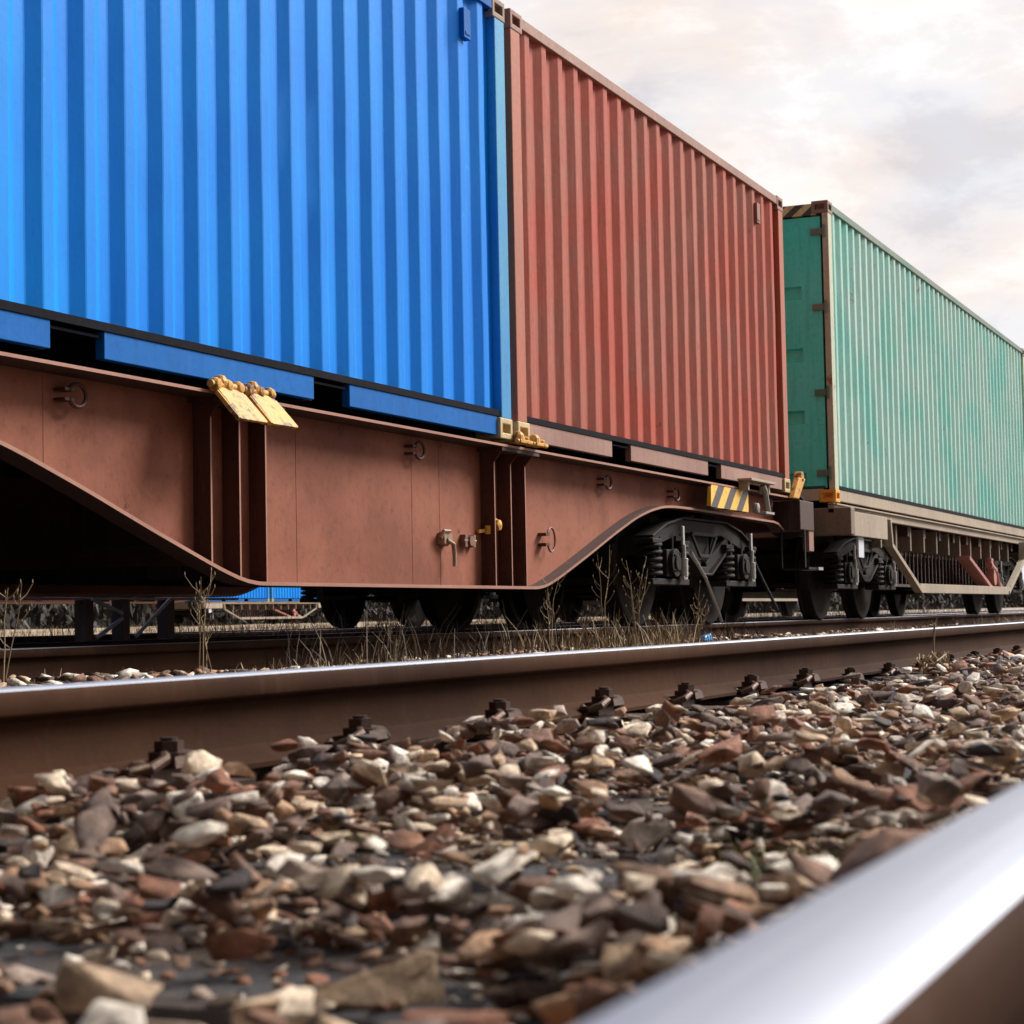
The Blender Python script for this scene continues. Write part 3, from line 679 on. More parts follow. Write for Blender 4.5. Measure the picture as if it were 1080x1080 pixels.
            lb.build('locking_bar', mats['hinge'], t)
    else:
        m = MB()
        for i in range(n_):
            y = -Y+.12+i*wd
            m.prism([(.07, y+.01), (.03, y+.07), (.03, y+.18), (.07, y+.24), (.09, y+.24), (.09, y+.01)], .13, H-.13, 'z')
        m.build('end_wall', mats['panel'], t)
    for vx, vz in vents:
        m = MB(); m.box(vx-.045, vx+.045, -Y-.012, -Y+.03, vz-.10, vz+.07)
        m.box(vx-.03, vx+.03, -Y-.016, -Y-.010, vz-.08, vz-.06)
        m.build('ventilator', mats['botrail'], t, bevel=.006)
    return t
CZ = 1.118; CY = YTR
blue_m = dict(lip=M['lip'], panel=M['blue'], toprail=M['blue_rail'], botrail=M['blue_rail'], post=M['blue_post'], cast_b=M['casting_yellow'], cast_t=M['casting_grey'], header=M['blue'], pocket=M['lip'])
red_m = dict(lip=M['lip'], panel=M['red'], toprail=M['red_rail'], botrail=M['red_rail'], post=M['red_post'], cast_b=M['casting_yellow'], cast_t=M['red_rail'], header=M['red'], pocket=M['lip'])
green_m = dict(lip=M['lip'], panel=M['green'], toprail=M['green_top'], botrail=M['beige'], post=M['green_post'], cast_b=M['orange'], cast_t=M['casting_grey'], header=M['hazard_top'], door=M['green_door'], hinge=M['green_top'])
BX = 4.435; RX = 10.58; GX = 18.276
blue = make_container(6.058, 2.591, 'bright blue corrugated container filling the upper left of the picture', blue_m, pockets=((1.66, 2.01), (3.71, 4.07)), vents=((5.50, 2.33),))
blue.location = (BX, CY, CZ)
red = make_container(6.058, 2.591, 'weathered brick-red corrugated container between the blue and green ones', red_m, pockets=((1.64, 2.01), (3.75, 4.09)), vents=((5.25, 2.33),))
red.location = (RX, CY, CZ)
green = make_container(12.192, 2.896, 'faded green high container with teal doors and beige corner post at right', green_m, door=True)
green.location = (GX, CY, CZ)

# ------------------------------------------------------------------ bogie (local: pivot centre at x=0, y=0 centre line, z=rail top)
def build_bogie(parent, x):
    f = MB()
    for s in (-1, 1):
        yo = s*1.0
        ya, yb = sorted((s*.955, s*1.045))
        top = [(-1.25, .70), (-.45, .74), (.45, .74), (1.25, .70)]
        f.prism([(-1.28, .64), (-.95, .74), (-.55, .80), (.55, .80), (.95, .74), (1.28, .64), (1.28, .56), (.95, .62), (.50, .70), (-.50, .70), (-.95, .62), (-1.28, .56)], ya, yb)
        for q in (-1, 1): f.bar((q*.66, s*1.0, .66), (q*.08, s*1.0, .44), .09, .085, (0, 1, 0)); f.bar((q*.42, s*.97, .70), (q*.30, s*.97, .50), .05, .05, (0, 1, 0))
        f.box(-.12, .12, ya, yb, .39, .45)
        # thin lips along the V edge and upper edge
        for z_, pts in ((0, [(-.62, .61), (-.13, .39), (.13, .39), (.62, .61)]), (1, [(-1.28, .65), (-.95, .75), (-.55, .81), (.55, .81), (.95, .75), (1.28, .65)])):
            for a, b_ in zip(pts[:-1], pts[1:]): f.bar((a[0], s*1.0, a[1]), (b_[0], s*1.0, b_[1]), .15, .018)
        # window in the middle of the frame shown as a raised ring
        for a, b_ in (((-.32, .70), (.32, .70)), ((.32, .70), (.12, .53)), ((.12, .53), (-.12, .53)), ((-.12, .53), (-.32, .70))):
            f.bar((a[0], s*1.052, a[1]), (b_[0], s*1.052, b_[1]), .02, .03)
        # pedestals
        for ax_ in (-.9, .9):
            for q in (-.15, .15): f.box(ax_+q-.02, ax_+q+.02, ya, yb, .40, .66)
            for q in (-.33, .33): f.box(ax_+q-.10, ax_+q+.10, min(s*.93, s*1.09), max(s*.93, s*1.09), .60, .635)
    f.box(-.28, .28, -1.0, 1.0, .50, .72); f.box(-1.28, -1.2, -.98, .98, .52, .66); f.box(1.2, 1.28, -.98, .98, .52, .66)
    f.cyl((0, 0, .70), (0, 0, .86), .2, 20)
    for s in (-1, 1): f.cyl((0, s*.85, .78), (0, s*.85, .86), .12, 14)
    b = f.build('bogie', M['bogie'], parent, bevel=.006); b.location = (x, 0, 0)
    wp = [(.03, -.085), (.13, -.085), (.16, -.03), (.36, -.045), (.405, -.06), (.455, -.062), (.462, -.055), (.466, .035), (.492, .05), (.492, .07), (.475, .075), (.42, .075), (.395, .03), (.36, .0), (.15, .03), (.13, .085), (.03, .085)]
    for ax_ in (-.9, .9):
        for s in (-1, 1):
            w_ = MB()
            prof = [(r_, (o if s < 0 else -o)) for r_, o in wp]
            w_.lathe(prof, (ax_, s*.745, .462), 48)
            if s < 0: w_.cyl((ax_, -.7, .462), (ax_, .7, .462), .08, 16)
            o = w_.build('wheel', M['wheel'], b); auto_smooth(o, 40)
            a = MB(); ya, yb = sorted((s*.92, s*1.09))
            a.box(ax_-.13, ax_+.13, ya, yb, .36, .56); a.box(ax_-.42, ax_+.42, ya+.01, yb-.01, .30, .345)
            a.cyl((ax_, s*1.08, .462), (ax_, s*1.125, .462), .105, 20); a.cyl((ax_, s*1.12, .462), (ax_, s*1.14, .462), .06, 12)
            for q in range(4):
                a.cyl((ax_+.08*math.cos(q*math.pi/2+.785), s*1.12, .462+.08*math.sin(q*math.pi/2+.785)), (ax_+.08*math.cos(q*math.pi/2+.785), s*1.135, .462+.08*math.sin(q*math.pi/2+.785)), .012, 6)
            a.build('axle_box', M['bogie'], b, bevel=.01)
            for q in (-.31, .31):
                sp = MB(); n_ = 76; turns = 5
                sp.tube([(ax_+q+.088*math.cos(2*math.pi*turns*i/n_), s*1.01+.088*math.sin(2*math.pi*turns*i/n_), .345+.255*i/n_) for i in range(n_+1)], .016, 6)
                sp.tube([(ax_+q+.045*math.cos(-2*math.pi*6*i/n_), s*1.01+.045*math.sin(-2*math.pi*6*i/n_), .345+.255*i/n_) for i in range(n_+1)], .010, 5)
                sp.build('spring', M['bogie'], b, smooth=True)
            # damper link, its highlight painted as a pale base colour
            dm = MB(); xx = ax_+.19
            dm.cyl((xx, s*1.115, .36), (xx, s*1.115, .50), .03, 12); dm.cyl((xx, s*1.115, .50), (xx, s*1.115, .60), .018, 10)
            dm.box(xx-.04, xx+.04, min(s*1.09, s*1.13), max(s*1.09, s*1.13), .34, .365)
            dm.box(xx-.02, xx+.02, min(s*1.1, s*1.12), max(s*1.1, s*1.12), .60, .74)
            dm.build('damper', M['bogie_light'], b, bevel=.004)
    for s in (-1, 1):
        for q in (-.42, .42, 1.38, -1.38):
            br = MB(); br.bar((q, s*.76, .30), (q, s*.76, .60), .09, .05, (1, 0, 0)); br.bar((q, s*.76, .60), (q*.9, s*.76, .78), .03, .03)
            br.cyl((q, s*.76, .34), (q, s*.30, .34), .025, 8)
            br.build('brake_shoe', M['bogie'], b)
    return b

# ------------------------------------------------------------------ brown fish-belly wagon (local x=0 at middle of belly)
WX = 9.384
prof_r = [(0, .262), (1.66, .262), (1.76, .268), (1.984, .322), (2.505, .475), (2.994, .626), (3.459, .759), (3.75, .820), (4.057, .864), (4.35, .875), (4.676, .877), (5.546, .870), (7.0, .862), (7.14, .850), (7.31, .80), (7.92, .795)]
def bez(x):
    for a, b_ in zip(prof_r[:-1], prof_r[1:]):
        if a[0] <= x <= b_[0]: return a[1]+(b_[1]-a[1])*(x-a[0])/(b_[0]-a[0])
    return .8
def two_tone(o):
    # plate faces coloured dark as shade; rubbed outward edge pale, also for its highlight
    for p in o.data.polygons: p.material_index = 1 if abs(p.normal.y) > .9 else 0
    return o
def ring_part(x, z, r, parent, name='lashing_ring', y=-1.10, ry=None, tilt=.25, thick=.009, mat='ring'):
    m = MB(); ry = ry or r*.8
    a0 = .35
    m.tube([(x+r*math.cos(a0+t_*(2*math.pi-2*a0)/18+math.pi), y-.02-.05*abs(math.cos((a0+t_*(2*math.pi-2*a0)/18+math.pi)/2))*0-.03, z+ry*math.sin(a0+t_*(2*math.pi-2*a0)/18+math.pi)) for t_ in range(19)], thick, 6)
    m.box(x-r-.03, x-r+.035, y-.055, y+.02, z-ry*.55, z-ry*.3); m.box(x-r-.03, x-r+.035, y-.055, y+.02, z+ry*.3, z+ry*.55)
    return m.build(name, M[mat], parent, smooth=False)
def flap(t, x, z=1.10, folded=True):
    m = MB(); y = -1.235
    if folded:   # plate hanging outward and down
        p0 = (x, y, z-.005); q = .205
        m.hexa([(x+.01, y-.115, z-.150), (x+q+.03, y-.115, z-.150), (x+q+.03, y-.130, z-.143), (x+.01, y-.130, z-.143),
                (x, y-.000, z-.01), (x+q, y-.000, z-.01), (x+q, y-.015, z+.002), (x, y-.015, z+.002)])
        m.bar((x+.01, y-.015, z-.02), (x+.02, y-.118, z-.145), .02, .04, (1, 0, 0)); m.bar((x+q, y-.015, z-.02), (x+q+.02, y-.118, z-.145), .02, .04, (1, 0, 0))
        for xx in (x+.01, x+q*.5, x+q-.01):
            m.lathe([(.0, -.028), (.02, -.026), (.031, -.01), (.031, .01), (.02, .026), (0, .028)], (xx, y-.0, z+.012), 12, 'y')
        m.cyl((x-.03, y+.0, z+.012), (x+q+.03, y+.0, z+.012), .018, 10)
        m.lathe([(.0, 0), (.03, 0), (.034, .02), (.02, .045), (0, .05)], (x+.07, y+.01, z+.01), 12, 'z')
    else:
        m.box(x, x+.16, y-.05, y+.03, z, z+.02); m.lathe([(0, 0), (.04, 0), (.035, .03), (.02, .05), (0, .055)], (x+.05, y-.01, z+.018), 14, 'z')
        m.lathe([(0, 0), (.028, 0), (.028, .02), (.0, .03)], (x+.13, y-.02, z+.018), 12, 'z'); m.cyl((x-.02, y-.03, z+.01), (x+.2, y-.03, z+.01), .014, 8)
    return m
def make_wagon_brown(label):
    t = thing('container_wagon', label, 'wagon', (WX, YTR, 0))
    xs = sorted(set([p[0] for p in prof_r]+[i*.08 for i in range(20, 60)]))
    xs = [x for x in xs if x <= 7.46]
    # smooth the belly curve
    def zz(x): return sum(bez(min(7.9, abs(x+d))) for d in (-.1, -.05, 0, .05, .1))/5 if 1.5 < abs(x) < 7 else bez(abs(x))
    line = [(-x, zz(x)) for x in reversed(xs)]+[(x, zz(x)) for x in xs if x > 0]
    for s in (-1, 1):
        m = MB(); yw0, yw1 = sorted((s*1.03, s*1.045))
        n = len(line)
        vs = [(x, yw0, z) for x, z in line]+[(x, yw0, 1.08) for x, z in line]+[(x, yw1, z) for x, z in line]+[(x, yw1, 1.08) for x, z in line]
        fs = []
        for i in range(n-1):
            fs += [(i, i+1, n+i+1, n+i), (2*n+i, 3*n+i, 3*n+i+1, 2*n+i+1)]
        m.add(vs, fs)
        # weld seams as thin cover strips
        for x in (-3.12, -1.14, .12, .47):
            zb = zz(abs(x)); ya, yb = sorted((s*1.045, s*1.0465)); m.box(x-.006, x+.006, ya, yb, zb+.01, 1.07)
        g = m.build('side_girder', M['wagon'], t)
        # bottom flange, its plate coloured dark as shade
        b = MB(); ya, yb = sorted((s*1.025, s*1.14))
        vs = []; 
        for x, z in line: vs += [(x, ya, z-.010), (x, yb, z-.010), (x, yb, z+.007), (x, ya, z+.007)]
        fs = []
        for i in range(n-1):
            k = i*4
            for a_, b_ in ((0, 1), (1, 2), (2, 3), (3, 0)): fs.append((k+a_, k+b_, k+4+b_, k+4+a_))
        fs += [(0, 1, 2, 3), (4*n-4, 4*n-3, 4*n-2, 4*n-1)]
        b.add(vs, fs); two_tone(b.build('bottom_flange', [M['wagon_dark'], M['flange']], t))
        # top flange: plate coloured dark as shade, pale outer edge
        b = MB(); ya, yb = sorted((s*.95, s*1.215)); b.box(-7.34, 7.34, ya, yb-.0 if s > 0 else yb, 1.074, 1.088)
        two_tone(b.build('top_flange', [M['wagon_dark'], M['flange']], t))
        # stiffener ribs
        for x, w_ in ((-2.05, 0), (-1.81, 0), (-1.58, 0), (1.03, 1), (1.27, 1), (1.49, 1)):
            ya, yb = sorted((s*1.085, s*1.19)); zb = zz(abs(x))+.006
            r_ = MB()
            r_.prism([(s*1.046, zb), (s*1.135, zb), (s*1.135, .99), (s*1.20, 1.072), (s*1.046, 1.072)], x-.006, x+.006, 'x')
            two_tone(r_.build('stiffener', [M['wagon_shade'], M['flange']], t))
        # dark recess plates between outer ribs near the container pads
        for x0, x1 in ((-2.05, -1.58), (1.03, 1.49)):
            ya, yb = sorted((s*1.05, s*1.21)); r_ = MB(); r_.box(x0-.05, x1+.05, ya, yb, 1.05, 1.075)
            r_.build('pad_plate', M['wagon_dark'], t)
        r_ = MB(); ya, yb = sorted((s*1.0, s*1.28))
        r_.box(7.346, 7.816, ya, yb, .80, 1.06); r_.build('headstock_end', M['wagon_dark'], t, bevel=.008)
        r_ = MB(); r_.box(-7.816, -7.346, ya, yb, .80, 1.06); r_.build('headstock_end', M['wagon_dark'], t, bevel=.008)
    # inner structure: deck crossbars, centre sill, headstocks
    m = MB()
    for x in [i*.9-6.9 for i in range(16)]: m.box(x-.06, x+.06, -1.02, 1.02, .90, 1.05)
    m.box(-7.34, 7.34, -.25, .25, .86, 1.057)
    m.box(-7.816, -7.5, -.995, .995, .8, 1.06); m.box(7.5, 7.816, -.995, .995, .8, 1.06)
    m.box(-4.0, 4.0, -1.02, 1.02, .985, 1.0)
    m.build('underframe', M['wagon_dark'], t)
    m = MB(); m.box(-7.4, 7.4, -1.0, 1.0, 1.05, 1.062); m.build('deck_plate', M['wagon_dark'], t)
    m = MB(); m.box(-1.6, 1.6, -.5, .5, .30, .36); m.box(-2.2, -.4, -.9, -.5, .42, .72); m.cyl((.2, -.7, .58), (1.5, -.7, .58), .19, 20); m.build('air_tank', M['bogie'], t)
    # rings and fittings on the camera side
    for x, z in ((-2.97, .995), (.12, .995), (3.04, .985), (4.50, .975)): ring_part(x, z, .058, t, y=-1.045)
    ring_part(1.985, .565, .065, t, 'shackle_ring', ry=.075, thick=.006, y=-1.045)
    m = MB(); m.cyl((.48, -1.085, .53), (.48, -1.12, .53), .045, 14); m.box(.43, .53, -1.13, -1.085, .50, .56); m.tube([(.46, -1.13, .52), (.52, -1.14, .50), (.535, -1.14, .44), (.535, -1.14, .375)], .012, 8); m.tube([(.40, -1.12, .53), (.42, -1.13, .57), (.50, -1.13, .57)], .01, 6)
    m.v = [(a, b+.04, c) for a, b, c in m.v]; m.build('brake_release_link', M['fitting'], t)
    m = MB(); m.cyl((.80, -1.085, .525), (.80, -1.13, .525), .03, 12); m.box(.73, .76, -1.12, -1.085, .49, .56); m.box(.84, .87, -1.12, -1.085, .49, .56); m.cyl((.72, -1.11, .525), (.88, -1.11, .525), .012, 8)
    m.v = [(a, b+.04, c) for a, b, c in m.v]; m.build('brake_lever', M['fitting'], t)
    m = MB(); m.bar((.95, -1.10, .585), (1.10, -1.13, .60), .02, .02); m.lathe([(0, -.03), (.03, -.02), (.035, 0), (.03, .02), (0, .03)], (1.11, -1.15, .625), 12, 'y'); m.bar((1.08, -1.13, .60), (1.06, -1.16, .66), .025, .03); m.cyl((1.02, -1.13, .57), (1.02, -1.13, .62), .018, 8)
    m.v = [(a, b+.04, c) for a, b, c in m.v]; m.build('brake_lever', M['yellow'], t)
    # yellow folding spigots
    for x in (-2.184, -1.914): flap(t, x).build('folding_spigot', M['yellow'], t, bevel=.003)
    for x in (1.086, 1.326): flap(t, x, folded=False).build('folding_spigot', M['yellow'], t, bevel=.003)
    before = set(t.children)
    # hazard striped plate, load change lever, far spigot
    m = MB(); m.hexa([(4.93, -1.26, .89), (5.93, -1.26, .89), (5.93, -1.225, .885), (4.93, -1.225, .885), (5.02, -1.235, 1.065), (6.02, -1.235, 1.065), (6.02, -1.21, 1.065), (5.02, -1.21, 1.065)])
    m.build('striped_plate', M['hazard'], t)
    m = MB(); m.box(5.77, 6.48, -1.34, -1.22, 1.135, 1.155); m.box(5.8, 5.84, -1.3, -1.22, 1.06, 1.135); m.box(6.4, 6.44, -1.3, -1.22, 1.06, 1.135); m.build('lever_shelf', M['beige'], t, bevel=.003)
    m = MB(); m.tube([(6.22, -1.30, 1.12), (6.25, -1.31, 1.08), (6.30, -1.31, .98), (6.34, -1.31, .90)], .022, 8); m.lathe([(0, -.03), (.04, -.02), (.045, 0), (.04, .02), (0, .03)], (6.12, -1.27, .93), 14, 'y'); m.box(6.2, 6.45, -1.33, -1.25, .885, .905)
    m.build('load_change_lever', M['pale_metal'], t, bevel=.003)
    m = MB(); m.hexa([(7.30, -1.27, 1.07), (7.48, -1.27, 1.07), (7.48, -1.22, 1.07), (7.30, -1.22, 1.07), (7.50, -1.27, 1.26), (7.72, -1.27, 1.26), (7.72, -1.22, 1.26), (7.50, -1.22, 1.26)])
    m.cyl((7.62, -1.27, 1.27), (7.62, -1.2, 1.27), .05, 12)
    m.build('folding_spigot', M['yellow'], t, bevel=.008)
    # buffers, steps
    for sx in (-1, 1):
        for s in (-1, 1):
            m = MB(); m.cyl((sx*7.93, s*.875, .98), (sx*8.28, s*.875, .98), .11, 20); m.cyl((sx*8.28, s*.875, .98), (sx*8.5, s*.875, .98), .075, 16); m.cyl((sx*8.5, s*.875, .98), (sx*8.53, s*.875, .98), .22, 24)
            o = m.build('buffer', M['bogie'], t); auto_smooth(o, 40)
        m = MB(); m.box(sx*7.75-.12, sx*7.75+.12, -1.30, -1.04, .455, .475); m.bar((sx*7.72-.1, -1.27, .80), (sx*7.72-.1, -1.27, .47), .012, .03); m.bar((sx*7.72-.1, -1.06, .80), (sx*7.72-.1, -1.06, .47), .012, .03)
        m.build('step', M['bogie'], t)
        m = MB(); m.box(sx*7.85-.07, sx*7.85+.09, -1.27, -1.21, .62, .80); m.build('step_plate', M['red_rail'], t, bevel=.003)
    m = MB(); m.box(7.9, 8.06, -1.32, -1.16, .452, .478); m.build('step_tread', M['pale_metal'], t)
    m = MB(); m.tube([(7.95, -.3, .95), (8.1, -.32, .7), (8.25, -.3, .45), (8.45, -.3, .30), (8.6, -.25, .42), (8.7, -.2, .7)], .025, 8); m.tube([(7.95, -.6, .9), (8.05, -.7, .5), (8.2, -.8, .2), (8.3, -.82, .1)], .015, 6); m.build('brake_hose', M['rubber'], t, smooth=True)
    m = MB(); m.tube([(4.9, -1.1, .55), (5.2, -1.12, .35), (5.45, -1.13, .12), (5.55, -1.13, .02)], .014, 6); m.build('brake_rod', M['bogie_light'], t)
    for ch in t.children:
        if ch not in before: ch.location.x -= .114
    build_bogie(t, 5.28); build_bogie(t, -5.28)
    return t
wag1 = make_wagon_brown('oxide-brown fish-belly container wagon with yellow spigots carrying the blue and red containers')

# ------------------------------------------------------------------ beige truss wagon
def make_wagon_beige(label):
    X0 = 18.20
    t = thing('container_wagon', label, 'wagon', (X0+6.4, YTR, 0)); hl = 6.4
    for s in (-1, 1):
        def yy(a, b_): return sorted((s*a, s*b_))
        a, b_ = yy(1.16, 1.22); m = MB(); m.box(-hl, hl, a, b_, 1.01, 1.105); a, b_ = yy(1.16, 1.25); m.box(-hl, hl, a, b_, 1.085, 1.10)
        m.build('side_sill', M['beige'], t, bevel=.004)
        a, b_ = yy(1.30, 1.34); m = MB()
        for sx in (-1, 1):
            x0, x1 = sorted((sx*(hl-.165), sx*(hl-1.75))); m = MB(); m.box(x0, x1, a, b_, .80, 1.03)
            m.build('end_side_plate', M['beige'], t, bevel=.004)
        # trapezoid truss of flat bars
        m = MB(); y = s*1.30
        for sx in (-1, 1):
            m.bar((sx*4.50, y, 1.02), (sx*4.42, y, .74), .05, .09, (0, 1, 0)); m.bar((sx*4.44, y, .76), (sx*2.98, y, .285), .05, .085, (0, 1, 0))
        m.box(-3.02, 3.02, min(y-.03, y+.03), max(y-.03, y+.03), .262, .365)
        m.build('truss', M['beige'], t, bevel=.004)
        m = MB(); a, b_ = yy(.80, .84); m.box(-4.6, 4.6, a, b_, .72, 1.0)
        for x in [i*.75-4.1 for i in range(12)]: m.box(x-.03, x+.03, *yy(.84, 1.15), .74, 1.0)
        m.build('inner_beam', M['beige_dark'], t)
        m = MB(); a, b_ = yy(1.0, 1.02)
        for x in [i*.22-3.6 for i in range(34)]: m.box(x-.012, x+.012, a, b_, .34+max(0, abs(x)-3)*.3, .74)
        m.box(-3.6, 3.6, a, b_, .34, .37)
        m.build('grille', M['wagon_dark'], t)
        m = MB(); m.bar((.35, s*1.20, .72), (2.05, s*1.20, .33), .05, .16, (0, 1, 0)); m.build('brace', M['pink'], t, bevel=.004)
        m = MB(); m.tube([(2.2, s*1.2, .66), (2.5, s*1.22, .58), (2.7, s*1.22, .42), (3.0, s*1.2, .36)], .05, 10); m.cyl((2.4, s*1.15, .5), (2.4, s*1.25, .5), .12, 16); m.box(2.3, 2.45, *yy(1.15, 1.22), .55, .75)
        m.build('handbrake_wheel', M['pink'], t, bevel=.004)
        m = MB(); a, b_ = yy(1.30, 1.315); m.box(-hl+.62, -hl+.84, *yy(1.28, 1.3), .60, .80); m.build('label_plate', M['white_label'], t)
        for sx in (-1, 1):
            m = MB(); m.cyl((sx*hl, s*.875, .98), (sx*(hl+.2), s*.875, .98), .11, 20); m.cyl((sx*(hl+.2), s*.875, .98), (sx*(hl+.22), s*.875, .98), .2, 24); m.build('buffer', M['bogie'], t)
    m = MB()
    for sx in (-1, 1):
        x0, x1 = sorted((sx*hl, sx*(hl-.16))); m = MB(); m.box(x0, x1, -1.38, 1.38, .80, 1.06)
        m.build('headstock', M['beige_dark'], t, bevel=.01)
    m = MB(); m.box(-hl+.1, hl-.1, -.3, .3, .72, 1.04)
    for x in [i*.9-5.4 for i in range(13)]: m.box(x-.05, x+.05, -1.15, 1.15, .9, 1.04)
    m.box(-hl+.2, hl-.2, -1.15, 1.15, 1.045, 1.055)
    m.build('underframe', M['wagon_dark'], t)
    build_bogie(t, -4.45); build_bogie(t, 4.45)
    return t
wag2 = make_wagon_beige('beige-grey container wagon with trapezoid truss frame under the green container')

# ------------------------------------------------------------------ trains behind
wag3 = copy_tree(wag1); wag3.location = (11.6, YT2, 0); wag3.scale.x = 1.4; wag3['label'] = 'shadowed wagon on the track behind, seen only below the belly of the brown wagon'
for ch in wag3.children:
    if ch.name.startswith(('bogie', 'buffer')): ch.scale.x = 1/1.4
    if ch.name.startswith('bogie') and ch.location.x > 0: ch.location.x = 6.95
c3 = copy_tree(red); c3.location = (RX+4.1, YT2, CZ); c3['label'] = 'container on the second train, hidden behind the red container'
wag4 = copy_tree(wag2); wag4.location = (31.2, YT2, 0); wag4['label'] = 'truss wagon on the second track, its bogies glimpsed behind the green container wagon'
c5 = copy_tree(green); c5.location = (25.1, YT2, CZ); c5['label'] = 'long container on the second train, hidden behind the green container'
c4 = copy_tree(blue); c4.location = (RX-2.1, YT2, CZ); c4['label'] = 'container on the second train, hidden behind the blue container'
wag5 = copy_tree(wag2); wag5.location = (84, 50.2, -.05); wag5['label'] = 'far-off wagon carrying the two small distant blue containers'
c6 = copy_tree(blue); c6.location = (84.15, 50.2, CZ-.05); c6['label'] = 'right of the two small far-off blue containers seen under the brown wagon belly'
c7 = copy_tree(blue); c7.location = (77.85, 50.2, CZ-.05); c7['label'] = 'left of the two small far-off blue containers seen under the brown wagon belly'

# ------------------------------------------------------------------ timber trestle between the trains
t = thing('timber_trestle', 'low timber trestle with pale diagonal braces, in the dark gap at lower left', 'trestle', (11.2, 7.7, -.2))
for x in (-.42, .0, .55):
    m = MB(); m.box(x-.045, x+.045, -.045, .045, 0, .46); m.build('post', M['timber'], t, bevel=.004)
m = MB(); m.box(-5.0, 1.5, -.02, .02, .452, .470); m.build('top_rail', M['pale_metal'], t)
for a, b_ in (((-.40, -.05, .46), (-.05, -.05, .36)), ((-.36, -.05, .20), (-.05, -.05, .33)), ((.08, -.06, .20), (.52, -.06, .46))):
    m = MB(); m.bar(a, b_, .012, .026); m.build('brace', M['pale_metal'], t)

# ------------------------------------------------------------------ vegetation
def blades(name, spots, mat, wid=.004):
    V = []; F = []
    for x, y, z, h, n in spots:
        for _ in range(n):
            bx, by = x+rng.normal(0, .05), y+rng.normal(0, .05); a = rng.uniform(0, 2*math.pi); hh = h*rng.uniform(.5, 1.1); le = hh*rng.uniform(.05, .5)
            w_ = wid*rng.uniform(.6, 1.4); dx, dy = math.cos(a), math.sin(a); k = len(V)
            pa = rng.uniform(0, math.pi); px, py = math.cos(pa)*w_, math.sin(pa)*w_
            for q in range(4):
                f_ = q/3; ww = (1-f_*.85)
                cx_, cy_, cz_ = bx+dx*le*f_**2, by+dy*le*f_**2, z+hh*f_*(1-.15*f_)
                V += [(cx_-px*ww, cy_-py*ww, cz_), (cx_+px*ww, cy_+py*ww, cz_)]
            F += [(k+2*q, k+2*q+1, k+2*q+3, k+2*q+2) for q in range(3)]
    me = bpy.data.meshes.new(name); me.from_pydata(V, [], F)
    o = link(name, me, mat); o['kind'] = 'stuff'; return o
sp = []
for _ in range(800): sp.append((rng.uniform(6, 24), rng.uniform(3.2, 4.6), -.17, rng.uniform(.04, .12), 5))
for _ in range(110): sp.append((rng.normal(12.6, .8), rng.uniform(4.2, 4.8), -.2, rng.uniform(.12, .38), 5))
for _ in range(90): sp.append((rng.uniform(5.2, 9), rng.uniform(3.6, 4.6), -.22, rng.uniform(.06, .16), 4))
for _ in range(900): sp.append((rng.uniform(8, 34), rng.uniform(6.9, 9.2), -.3, rng.uniform(.10, .32), 5))
for _ in range(900): sp.append((rng.uniform(18, 60), rng.uniform(13.2, 28), -.08, rng.uniform(.08, .22), 6))
for _ in range(60): sp.append((rng.uniform(8.5, 12.6), rng.uniform(4.3, 4.8), -.2, rng.uniform(.12, .34), 3))
for _ in range(260): sp.append((rng.uniform(20, 46), rng.uniform(4.1, 4.9), -.2, rng.uniform(.1, .24), 4))
blades('dry_grass', sp, M['straw'], .006)
sp = []
for _ in range(900): sp.append((rng.uniform(13.5, 42), rng.uniform(6.6, 8.9), -.2, rng.uniform(.22, .52), 5))
for _ in range(170): sp.append((rng.uniform(8.0, 16), rng.uniform(4.4, 4.75), -.2, rng.uniform(.15, .45), 3))
for _ in range(500): sp.append((rng.uniform(11.5, 30), rng.uniform(11.2, 12.8), -.2, rng.uniform(.2, .45), 5))
blades('dark_undergrowth', sp, M['brush'], .005)
sp = []
for _ in range(260): sp.append((rng.uniform(5, 11), rng.uniform(3.4, 4.4), -.17, rng.uniform(.03, .085), 9))
blades('green_grass', sp, M['grass'], .005)

def weed(x, y, h, label, n=3, group=None, mat='straw'):
    m = MB()
    for i in range(n):
        a = rng.uniform(0, 6.28); le = rng.uniform(.05, .2)*h; hh = h*rng.uniform(.7, 1)
        P = [(x+rng.normal(0, .02)+math.cos(a)*le*q*q, y+math.sin(a)*le*q*q, -.22+hh*q) for q in (0, .25, .5, .75, 1)]
        P = [(p[0]-x, p[1]-y, p[2]+.22) for p in P]; m.tube(P, .004, 5, taper=.35)
        for b_ in range(7):
            q = rng.uniform(.45, .95); k = min(3, int(q*4)); p = Vector(P[k]).lerp(Vector(P[k+1]), q*4-k); aa = rng.uniform(0, 6.28); l = h*rng.uniform(.06, .16)
            e_ = p+Vector((math.cos(aa)*l*.7, math.sin(aa)*l*.7, l*.8)); m.tube([p, (p+e_)/2+Vector((0, 0, -.01)), e_], .0022, 4, taper=.5)
            m.lathe([(0, 0), (.0032, .004), (.002, .014), (0, .018)], tuple(e_), 5, 'z')
    o = m.build('dry_weed', M[mat]); o.location = (x, y, -.22)
    return tag(o, label, 'weed', group)
weed(12.15, 4.55, .85, 'tallest dry weed stem standing before the left wheel of the right-hand bogie', 2)
weed(12.62, 4.5, .75, 'dry weed clump just right of the tallest stem, before the bogie springs', 4)
weed(13.35, 4.3, .5, 'short bushy dry weed between bogie springs and the rusty rail', 4)
weed(6.95, 4.4, .62, 'thin branching dry weed under the left slope of the wagon belly', 2, mat='straw')
weed(7.35, 4.6, .5, 'thin dead twig right of the branching weed, below the wagon belly', 2)
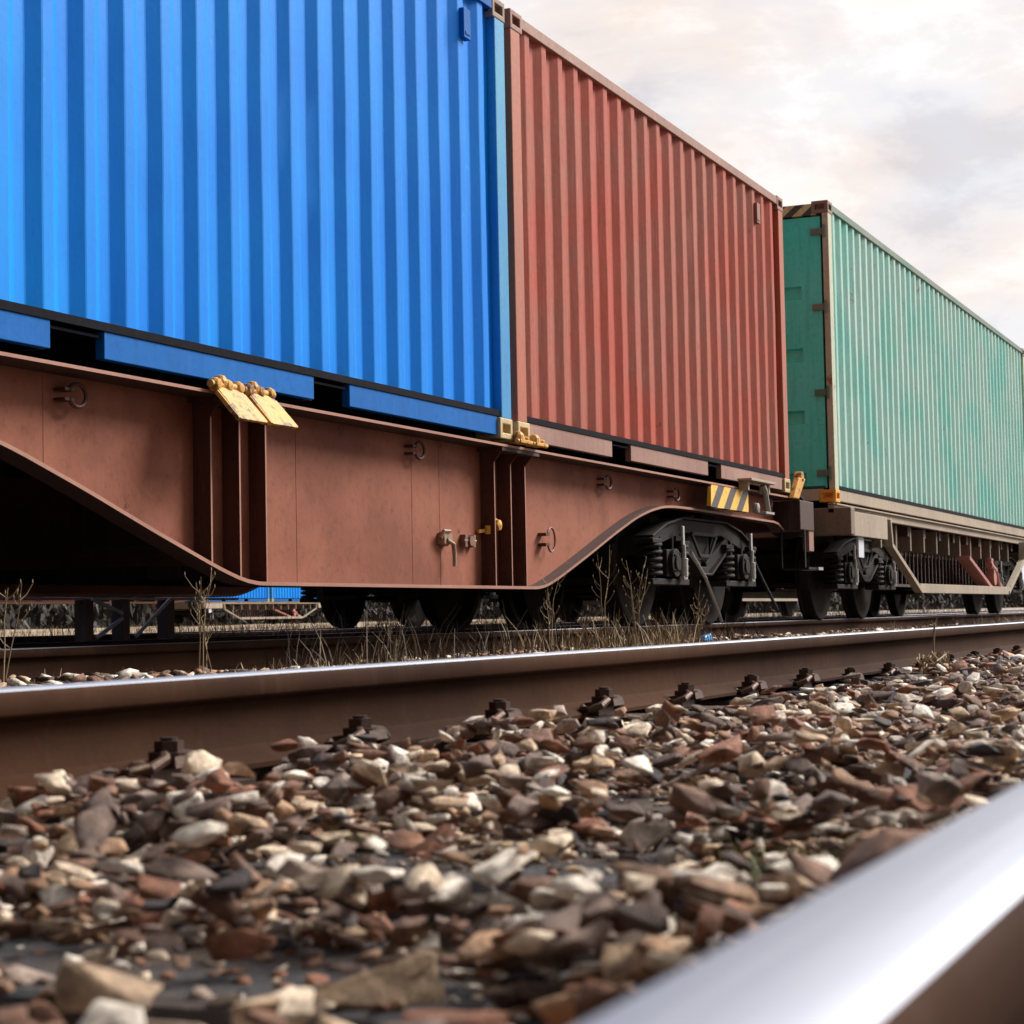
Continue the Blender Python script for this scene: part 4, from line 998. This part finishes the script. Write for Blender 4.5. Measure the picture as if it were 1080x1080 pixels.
weed(5.95, 4.6, .5, 'dead stem at the far left edge in the wagon shadow', 2)
weed(9.35, 4.7, .35, 'dry stalk below the belly, under the brass-coloured brake link', 2)
weed(11.3, 4.6, .55, 'dry stalk under the right corner of the belly', 3)
# straw tuft curled against the near side of the rusty rail
m = MB()
for i in range(26):
    a = rng.uniform(0, 6.28); r_ = rng.uniform(.05, .16); P = []
    for q in range(7):
        tt = q/6*rng.uniform(2., 3.2); P.append((math.cos(a+tt)*r_*(.4+.12*q), math.sin(a+tt)*r_*.35, .01+.09*math.sin(tt)*rng.uniform(.7, 1.2)))
    m.tube(P, .0035, 4)
m.tube([(.0, 0, 0), (.01, .0, .1), (0, -.01, .22)], .004, 5)
o = m.build('straw_tuft', M['straw']); o.location = (7.6, 1.50, -.19); tag(o, 'curled tuft of straw lying against the rusty rail at right', 'tuft')
sp = [(1.80+rng.normal(0, .03), .50+rng.normal(0, .03), -.165, .045, 16) for _ in range(9)]
o = blades('green_weeds', sp, M['grass'], .0025)
m = MB(); m.hexa([(-.09, -.03, 0), (.08, -.04, 0), (.07, .03, 0), (-.08, .04, 0), (-.05, -.02, .04), (.06, -.03, .06), (.04, .02, .05), (-.06, .03, .03)])
o = m.build('plastic_scrap', M['litter'], bevel=.01); o.location = (14.0, 4.45, -.12); tag(o, 'small scrap of blue plastic on the ground behind the rusty rail', 'litter')

# far-off dark wood along the horizon
V = []; F = []
for q_ in range(60000):
    x = rng.uniform(20, 760) if q_ % 2 else rng.uniform(20, 260); y = 64+rng.uniform(0, 8)+x*.02; top = 5.2+1.6*math.sin(x*.11)+1.2*math.sin(x*.31+1); z = -.4+top*rng.random()**1.5
    s = rng.uniform(.06, .16)*(1+x/250); a = rng.normal(size=(3, 3))*s*np.array([1, 1, 2.2]); k = len(V)
    V += [(x+q[0], y+q[1], z+q[2]) for q in a]; F.append((k, k+1, k+2))
me = bpy.data.meshes.new('far_wood'); me.from_pydata(V, [], F); o = link('far_wood', me, M['wood_leaf']); o['kind'] = 'stuff'
xs_ = np.linspace(-60, 1400, 160); V = []; F = []
for i, x in enumerate(xs_):
    h = 2.6+.5*math.sin(x*.07)+.3*math.sin(x*.31)
    V += [(x, 66+x*.02, -.5), (x, 68+x*.02, h*.8), (x, 71+x*.02, h), (x, 80+x*.02, h*.7), (x, 92+x*.02, -.5)]
for i in range(len(xs_)-1):
    for j in range(4): F.append((5*i+j, 5*i+5+j, 5*i+6+j, 5*i+1+j))
me = bpy.data.meshes.new('embankment'); me.from_pydata(V, [], F); structure(link('embankment', me, M['bank'], smooth=True))
